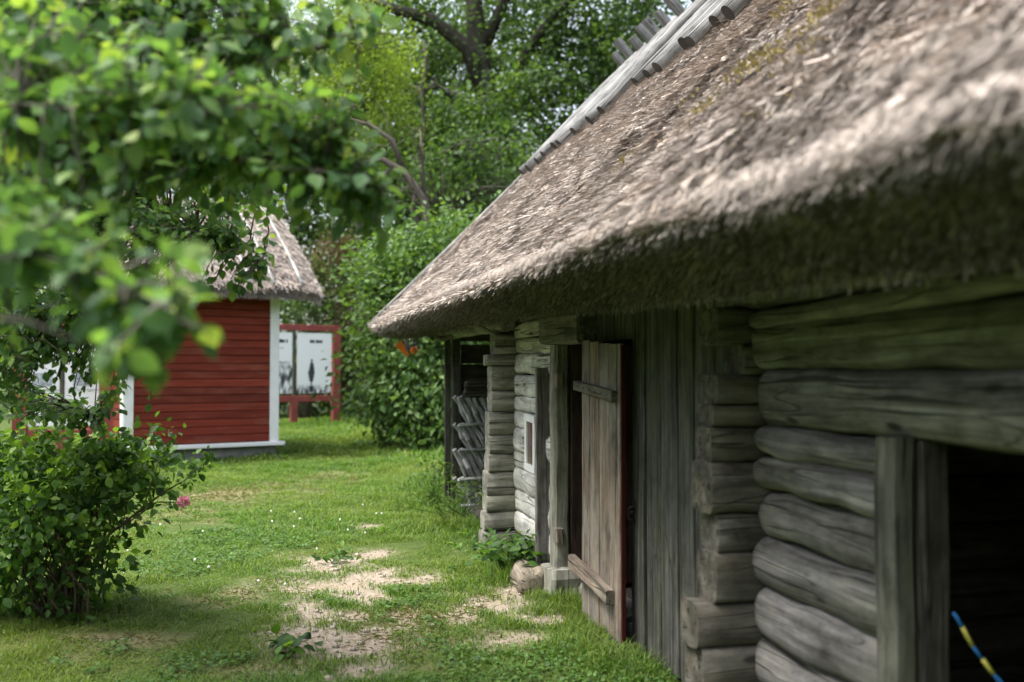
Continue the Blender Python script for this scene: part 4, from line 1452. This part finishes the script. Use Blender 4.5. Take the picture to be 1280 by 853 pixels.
P = shed_top(a, np.zeros(n)); k = rng.random(n)
P = P - np.stack([nv[0] * .10 * k, nv[1] * .10 * k, .19 * k + .10 * np.exp(-(np.minimum(a + .62, LW + .62 - a) / .14) ** 2)], 1)
v2, qq2 = strips(P, unit(np.array((nv[0] * .4, nv[1] * .4, -1)) + rng.normal(0, .3, (n, 3))), np.broadcast_to(np.array((nv[0], nv[1], 0)), (n, 3)), rng.uniform(.03, .09, n), rng.uniform(.006, .013, n), rng.uniform(0, .02, n))
s2 = link_mesh('loose_straw', arr_mesh('shed_straw', np.concatenate([v1, v2]) - ro, np.concatenate([qq1, qq2 + len(v1)])), M['straw'], sroof)
tag(s2, kind='stuff')
for ab in (-.22, .30, .72, 1.5, 2.3):
    mb = MB(ro)
    P = shed_top(np.full(8, ab), np.linspace(-.01, .99, 8)) + snr * .06
    mb.tube(P, np.linspace(.028, .022, 8), 8)
    mb.build('roof_pole', M['peeled'], sroof)

# ------------------------------------------------------------------ framed notice boards
def notice_board(label, p_right, p_left, panels, group, zt=2.85, zb=.72, posts=(0, .52, 1)):
    pr, pl = np.array(p_right, float), np.array(p_left, float)
    c = (pr + pl) / 2
    root = tag(empty('notice_board', (c[0], c[1], 0)), label, 'notice board', group)
    off = np.array((c[0], c[1], 0))
    d = unit(pl - pr); nn = np.array((-d[1], d[0], 0)); nn = nn if nn[1] < 0 else -nn
    L = np.linalg.norm(pl - pr)
    D3 = np.array((d[0], d[1], 0))
    P0 = np.array((pr[0], pr[1], 0))
    for k, f in enumerate(posts):
        mb = MB(off)
        p = P0 + D3 * L * f
        endp = f in (0, 1)
        mb.bar(p + (0, 0, -.05), p + (0, 0, zt if endp else zb + .02), .24 if endp else .19, .14, up=tuple(nn), chamfer=.06)
        mb.build('post', M['red_post'], root)
    for (z0, h) in ((zt - .10, .17), (zb, .17)):
        mb = MB(off)
        mb.bar(P0 + D3 * .125 + (0, 0, z0), P0 + D3 * (L - .125) + (0, 0, z0), .12, h, chamfer=.06)
        mb.build('rail', M['red_post'], root)
    mb = MB(off)
    q0 = P0 + D3 * (L * .52) - nn * .0
    mb.bar(q0 + (0, 0, zb + .09), q0 + (0, 0, zt - .19), .07, .06, up=tuple(nn))
    mb.build('mullion', M['dark'], root)
    for (f0, f1, mt, marks) in panels:
        mb = MB(off)
        a0, a1 = P0 + D3 * L * f0 + nn * .03, P0 + D3 * L * f1 + nn * .03
        zc = (zt + zb) / 2 - .05
        mb.bar(a0 + (0, 0, zc), a1 + (0, 0, zc), .02, zt - zb - .40, chamfer=.02)
        pn = mb.build('poster', M[mt], root)
        if marks:
            for grp in ([q for q in marks if q[1] > 2.3], [q for q in marks if 1.9 < q[1] <= 2.3], [q for q in marks if q[1] <= 1.9]):
              if not grp: continue
              mb = MB(off)
              for (u, z, wd, hh) in grp:
                q = P0 + D3 * L * (f1 + (f0 - f1) * u) + nn * .043
                mb.bar(q + D3 * wd / 2 + (0, 0, z), q - D3 * wd / 2 + (0, 0, z), .004, hh, chamfer=.02)
              mb.build('title_lettering' if grp[0][1] > 2.3 else 'printed_picture', M['ink' if mt != 'poster_c' else 'ink_pale'], pn)
    return root

title_a = [(.28, 2.36, .10, .09), (.39, 2.355, .10, .07), (.50, 2.36, .12, .09), (.63, 2.36, .14, .10), (.74, 2.355, .08, .08), (.84, 2.36, .05, .09), (.5, 2.16, .5, .012), (.72, 1.75, .2, .02)]
title_b = [(.40, 2.36, .08, .09), (.47, 2.36, .06, .09), (.57, 2.36, .08, .09), (.64, 2.355, .07, .07), (.70, 2.36, .05, .09)]
tree_b = [(.42, 1.78, .05, .14), (.42, 1.66, .12, .14), (.42, 1.56, .16, .12), (.41, 1.46, .20, .12), (.41, 1.36, .16, .12), (.41, 1.26, .12, .1), (.41, 1.02, .14, .12), (.41, .92 + .18, .04, .4), (.41, .95, .10, .08)]
pr = at(420, 460, 29.2)[:2]; pl = at(316, 460, 27.6)[:2]
notice_board('red framed notice board with two white posters beside the shed', pr, pl,
             [(.065, .49, 'poster_b', title_b + tree_b), (.55, .94, 'poster_a', title_a)], 'framed notice boards')
pr = at(134, 460, 17.4)[:2]; pl = at(26, 460, 17.0)[:2]
marks_c = [(.35, 1.40, .16, .22), (.62, 1.40, .16, .22), (.5, 1.22, .5, .02), (.5, 1.75, .6, .05)]
notice_board('white panelled notice board half hidden by apple leaves', pr, pl,
             [(.06, .49, 'poster_c', marks_c), (.55, .93, 'poster_c', marks_c)], 'framed notice boards', zt=2.5, zb=.45)

# ------------------------------------------------------------------ rose bush with one pink bloom
b = at(78, 768, 6.5); b[2] = 0
c0 = b.copy()
def rb(px, py, dy=0): return at(px, py, 6.5 + dy)
rose = make_shrub('rose_bush', 'leafy green bush with dark stems and one pink bloom on the lawn', 'bush', b,
                  [(rb(55, 632), (.56, .6, .32), 90), (rb(50, 582, .1), (.34, .4, .14), 26), (rb(128, 580, .05), (.18, .3, .11), 16), (rb(100, 610, .1), (.42, .5, .22), 46), (rb(172, 584, .05), (.10, .2, .11), 10), (rb(10, 566, .05), (.2, .3, .1), 12), (rb(20, 650, .1), (.5, .5, .4), 80), (rb(105, 650), (.30, .4, .26), 36), (rb(-60, 620), (.6, .5, .4), 60), (rb(60, 715), (.34, .32, .2), 34), (rb(30, 735), (.3, .3, .12), 16), (rb(95, 730), (.18, .25, .12), 10), (rb(160, 590), (.24, .3, .2), 40)],
                  'leaf_rose', .07, 17, .12, stems=70, hi=True, stem_r=.008, spread=.28, shell=.5)
mb = MB(b)
sh = [rb(85, 745), rb(105, 705, -.05), rb(140, 665, -.1), rb(178, 636, -.12), rb(205, 615, -.12), rb(232, 600, -.12), rb(258, 577, -.12)]
mb.tube(np.array(sh), np.linspace(.011, .003, 7), 6)
mb.tube(np.array([sh[2], rb(165, 650, -.15), rb(196, 628, -.18), rb(226, 628, -.2)]), np.linspace(.006, .003, 4), 5)
mb.tube(np.array([sh[3], rb(192, 600, -.1), rb(200, 570, -.1)]), np.linspace(.005, .002, 3), 5)
mb.build('shoot', M['twig'], rose)
tp = np.concatenate([rb(262, 575, -.12) + rng.normal(0, .026, (26, 3)), rb(247, 588, -.12) + rng.normal(0, .024, (18, 3)), rb(236, 600, -.12) + rng.normal(0, .02, (8, 3)), rb(205, 560, -.1) + rng.normal(0, .05, (40, 3)), rb(222, 606, -.12) + rng.normal(0, .02, (6, 3)), rb(190, 590, -.1) + rng.normal(0, .06, (40, 3))])
n = len(tp)
link_mesh('shoot_leaves', leaf_mesh('shoot_leaves', tp - b, unit(rng.normal(0, .6, (n, 3)) + np.array((.2, 0, .1))), unit(rng.normal(0, .5, (n, 3)) + np.array((0, -.3, .7))), rng.uniform(.03, .06, n), LEAF_HI), M['leaf_rose'], rose)
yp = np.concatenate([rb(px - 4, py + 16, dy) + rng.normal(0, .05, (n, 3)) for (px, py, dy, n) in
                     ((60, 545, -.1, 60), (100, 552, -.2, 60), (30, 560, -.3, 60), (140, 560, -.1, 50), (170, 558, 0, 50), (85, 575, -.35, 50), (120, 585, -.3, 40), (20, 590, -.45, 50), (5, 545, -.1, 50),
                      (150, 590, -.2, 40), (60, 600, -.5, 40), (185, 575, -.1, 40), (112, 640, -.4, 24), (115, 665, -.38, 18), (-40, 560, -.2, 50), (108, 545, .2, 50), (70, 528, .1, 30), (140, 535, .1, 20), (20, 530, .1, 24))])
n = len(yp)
link_mesh('pale_leaves', leaf_mesh('pale_leaves', yp - b, unit(rng.normal(0, .6, (n, 3)) + np.array((0, 0, .25))), unit(rng.normal(0, .45, (n, 3)) + np.array((0, -.2, .8))), rng.uniform(.035, .075, n), LEAF_HI), M['leaf_pale'], rose)
fc = rb(229, 628, -.2)
n = 70
d_ = rand_dirs(n, .3)
link_mesh('bloom', leaf_mesh('bloom', fc - b + d_ * .012, d_, rand_dirs(n), rng.uniform(.022, .036, n), LEAF_OVAL), M['petal'], rose)

# weeds along the barn wall: each clump its own plant
def weed(name, label, base, n, size, rad, h, mat='leaf_rose', tmpl=LEAF_HI, up=.1):
    root = tag(empty(name, base), label, 'weed', 'weeds along the barn wall')
    b0 = np.array(base, float)
    mb = MB(b0)
    tips = b0 + np.stack([rng.normal(0, rad, n // 6), rng.normal(0, rad, n // 6), h * rng.uniform(.5, 1, n // 6)], 1)
    for q in tips:
        mb.tube(bez(b0 + (rng.normal(0, rad * .3), rng.normal(0, rad * .3), -.01), q, .03, 5), np.linspace(.004, .002, 5), 4)
    mb.build('stem', M['clover'], root)
    pos = np.repeat(tips, 6, 0) + rng.normal(0, size * .5, ((n // 6) * 6, 3)) - np.array((0, 0, size * .3))
    pos[:, 2] = np.maximum(pos[:, 2], .03)
    k = len(pos)
    link_mesh('foliage', leaf_mesh('foliage', pos - b0, unit(rng.normal(0, .6, (k, 3)) * np.array((1, 1, .5)) + np.array((0, 0, up))), unit(rng.normal(0, .35, (k, 3)) + np.array((-.2, -.2, 1))), size * rng.uniform(.6, 1.2, k), tmpl), M[mat], root)
weed('nettle_clump', 'broad-leaved green weed below the little white window', B(1.83, 7.5), 200, .085, .17, .30)
weed('nettle_clump', 'low leafy weed at the foot of the far log corner', B(1.72, 8.2), 90, .06, .12, .16)
weed('fern_weed', 'feathery pale weed in front of the open bay', B(1.85, 10.2), 300, .07, .28, .42, 'grass', leaf_template(False, .25), .5)
weed('fern_weed', 'tall thin weed beside the bay corner post', B(1.8, 11.6), 160, .06, .16, .55, 'clover', LEAF_LO, .3)
weed('dock_weed', 'flat broad-leaved weed beside the nearest bare soil patch', at(372, 808, 5.72) * np.array((1, 1, 0)), 36, .09, .07, .05)
weed('dock_weed', 'small leafy weed in the middle of the bare soil', at(423, 700, 8.3) * np.array((1, 1, 0)), 50, .06, .09, .06)

# ------------------------------------------------------------------ apple tree reaching in from the left
tb = np.array((-3.7, 4.3, 0.0))
apple = tag(empty('apple_tree', tb), 'apple tree with leafy boughs hanging in from the left', 'tree')
mb = MB(tb)
fork = tb + np.array((.1, .1, 1.55))
mb.tube(np.array([tb + (0, 0, -.05), tb + (.03, .02, .5), tb + (.0, .06, 1.0), fork]), (.17, .14, .125, .12), 12)
LIMB = [
    [fork, tb + np.array((.3, -.2, 2.4)), at(120, 20, 3.4), at(300, 50, 3.3), at(400, 60, 3.1), at(470, 40, 3.0)],
    [fork, tb + np.array((.3, -.5, 2.1)), at(100, 190, 3.2), at(260, 200, 3.1), at(380, 205, 3.0), at(475, 235, 2.95)],
    [fork, tb + np.array((.4, -1.2, 1.9)), at(-60, 300, 2.1), at(90, 330, 1.95), at(200, 380, 1.8), at(270, 425, 1.75)],
    [fork, tb + np.array((.3, .8, 2.2)), at(60, 240, 5.6), at(180, 270, 5.6), at(280, 300, 5.5), at(330, 320, 5.5)],
    [fork, tb + np.array((.2, 1.0, 1.9)), at(0, 360, 5.8), at(100, 380, 6.0), at(190, 410, 6.1)],
    [fork, tb + np.array((.2, .3, 2.7)), at(60, -90, 4.2), at(220, -70, 3.8), at(380, -40, 3.4)],
    [fork, tb + np.array((.3, -.9, 2.2)), at(20, 130, 2.4), at(130, 140, 2.3), at(230, 150, 2.3)],
    [fork, tb + np.array((.2, 1.2, 1.7)), at(-40, 440, 6.3), at(50, 490, 6.5), at(120, 520, 6.4)],
    [fork, tb + np.array((.4, .2, 2.3)), at(150, 110, 4.4), at(300, 130, 4.2), at(410, 150, 4.0)],
    [fork, tb + np.array((.1, -1.5, 1.8)), at(-80, 400, 1.75), at(30, 400, 1.7), at(130, 440, 1.7)],
]
nodes = []
for q in LIMB:
    q = np.array(q)
    mb.tube(q, np.linspace(.026, .003, len(q)) * (1.0 if q[-1][1] > 2.5 else .38), 7)
    for k in range(2, len(q)):
        for f in (0, .33, .66):
            nodes.append(q[k - 1] + (q[k] - q[k - 1]) * f)
    nodes.append(q[-1])
nodes = np.array(nodes)
BLOBS = [  # px, py, depth, spread px x, y, depth spread, twigs
    (90, 70, 3.3, 120, 70, .5, 95), (230, 60, 3.4, 90, 60, .4, 66), (330, 50, 3.1, 40, 36, .25, 12), (440, 22, 3.0, 45, 12, .15, 5), (370, 125, 2.9, 60, 14, .15, 8), (440, 130, 2.9, 26, 10, .1, 3),
    (120, 190, 3.6, 110, 70, .6, 85), (250, 170, 3.4, 80, 55, .4, 56), (370, 205, 3.0, 60, 30, .25, 20), (440, 235, 2.95, 34, 20, .15, 11),
    (180, 110, 2.4, 90, 50, .2, 30), (310, 120, 2.6, 50, 30, .2, 12),
    (60, 300, 2.3, 70, 60, .25, 22), (140, 365, 1.95, 60, 32, .1, 12), (225, 415, 1.85, 36, 24, .06, 6), (140, 440, 1.85, 26, 26, .07, 4), (20, 300, 2.0, 35, 50, .15, 8),
    (60, 300, 5.2, 80, 70, .6, 130), (30, 390, 5.9, 80, 44, .5, 120), (-10, 470, 5.6, 36, 50, .3, 50), (190, 270, 5.4, 70, 40, .4, 55), (280, 290, 5.4, 45, 26, .3, 24), (130, 400, 5.8, 55, 35, .4, 32), (160, 340, 5.5, 40, 30, .4, 24), (70, 522, 6.4, 60, 8, .3, 18), (40, 440, 5.6, 44, 16, .2, 20), (100, 395, 5.9, 50, 22, .3, 24), (160, 440, 5.8, 30, 50, .3, 44), (95, 455, 5.9, 30, 26, .3, 26), (20, 440, 5.7, 40, 60, .4, 60), (90, 510, 6.3, 60, 14, .2, 20), (140, 500, 6.2, 14, 26, .2, 8), (15, 500, 6.2, 30, 20, .2, 14), (30, 180, 3.2, 50, 90, .5, 40), (40, 40, 2.9, 60, 40, .4, 20),
    (285, 358, 5.4, 34, 8, .1, 9), (300, 245, 4.6, 60, 22, .3, 24), (110, -50, 3.6, 160, 40, .6, 60), (250, -50, 3.4, 90, 30, .5, 25),
    (130, 150, 5.4, 150, 90, .5, 130), (330, 215, 4.4, 70, 30, .4, 22), (60, 20, 4.6, 110, 40, .5, 60), (-80, 200, 4.2, 60, 160, .8, 90), (60, 200, 5.8, 70, 80, .5, 70), (30, 130, 4.6, 70, 80, .5, 50), (-10, 330, 4.0, 30, 90, .5, 40),
]
LP, LD, LN, LS = [], [], [], []
TW = 0
for (px, py, Y, sx, sy, sY, cnt) in BLOBS:
    for k in range(int(cnt * (1.75 if py < 300 else 1.2))):
        Yk = max(1.55, Y + np.clip(rng.normal(0, 1), -1.6, 1.6) * sY * .7)
        tip = at(px + np.clip(rng.normal(0, .62), -1.25, 1.25) * sx, py + np.clip(rng.normal(0, .62), -1.25, 1.25) * sy, Yk)
        j = np.argmin(np.linalg.norm(nodes - tip, axis=1))
        p = nodes[j]
        v = tip - p
        L = np.linalg.norm(v)
        if L < .12:
            tip = p + unit(v + rng.normal(0, .05, 3)) * .14
            L = .14
        if L < .75:
            path = bez(p, tip, .03 * L, 6, .02 * L)
        else:   # long hop: bough from the side the trunk is on
            path = bez(tip + np.array((-.45, .1, .1)), tip, .03, 6, .012); L = .46
        mb.tube(path, np.linspace(.005, .0018, 6), 5)
        nl = int(rng.integers(8, 13))
        f = 1 - np.linspace(0, 1, nl) * min(1, .30 / L)
        for fi in f:
            x5 = fi * 5; i0 = int(min(4, x5)); q = path[i0] + (path[i0 + 1] - path[i0]) * (x5 - i0)
            tdir = unit(path[i0 + 1] - path[i0])
            side = rng.normal(0, 1, 3); side[2] -= .15
            d0 = unit(tdir * .55 + unit(side) * .9)
            st_ = q + d0 * rng.uniform(.012, .028)
            mb.tube(np.array([q, st_]), (.0011, .0009), 3) if Yk < 6 and rng.random() < .5 else None
            LP.append(st_)
            dd = unit(d0 + np.array((0, 0, -.45)) + rng.normal(0, .2, 3)); LD.append(dd)
            LN.append(unit(np.array((0, -.15, .8)) + rng.normal(0, .42, 3)))
            LS.append(rng.uniform(.034, .068))
mb.build('trunk', M['bark'], apple)
LP, LD, LN, LS = np.array(LP), np.array(LD), np.array(LN), np.array(LS)
link_mesh('crown', leaf_mesh('crown', LP - tb, LD, LN, LS, leaf_template(True, .66)), M['leaf_apple'], apple)
for (px, py, Y) in ((125, 334, 3.6), (122, 346, 3.6), (384, 62, 3.0), (355, 70, 3.1), (210, 372, 4.8)):
    c = at(px, py, Y) - tb
    mb = MB()
    mb.tube(np.array([c + (0, 0, .019), c + (0, 0, .020), c + (0, 0, .012), c, c + (0, 0, -.012), c + (0, 0, -.019), c + (0, 0, -.018)]), (.003, .009, .019, .0215, .018, .009, .002), 12)
    a_ = mb.build('apple', M['apple'], apple)
    mb = MB(); mb.tube(np.array([c + (0, 0, .018), c + (.004, 0, .045)]), .0013, 4)
    mb.build('stalk', M['twig'], a_)
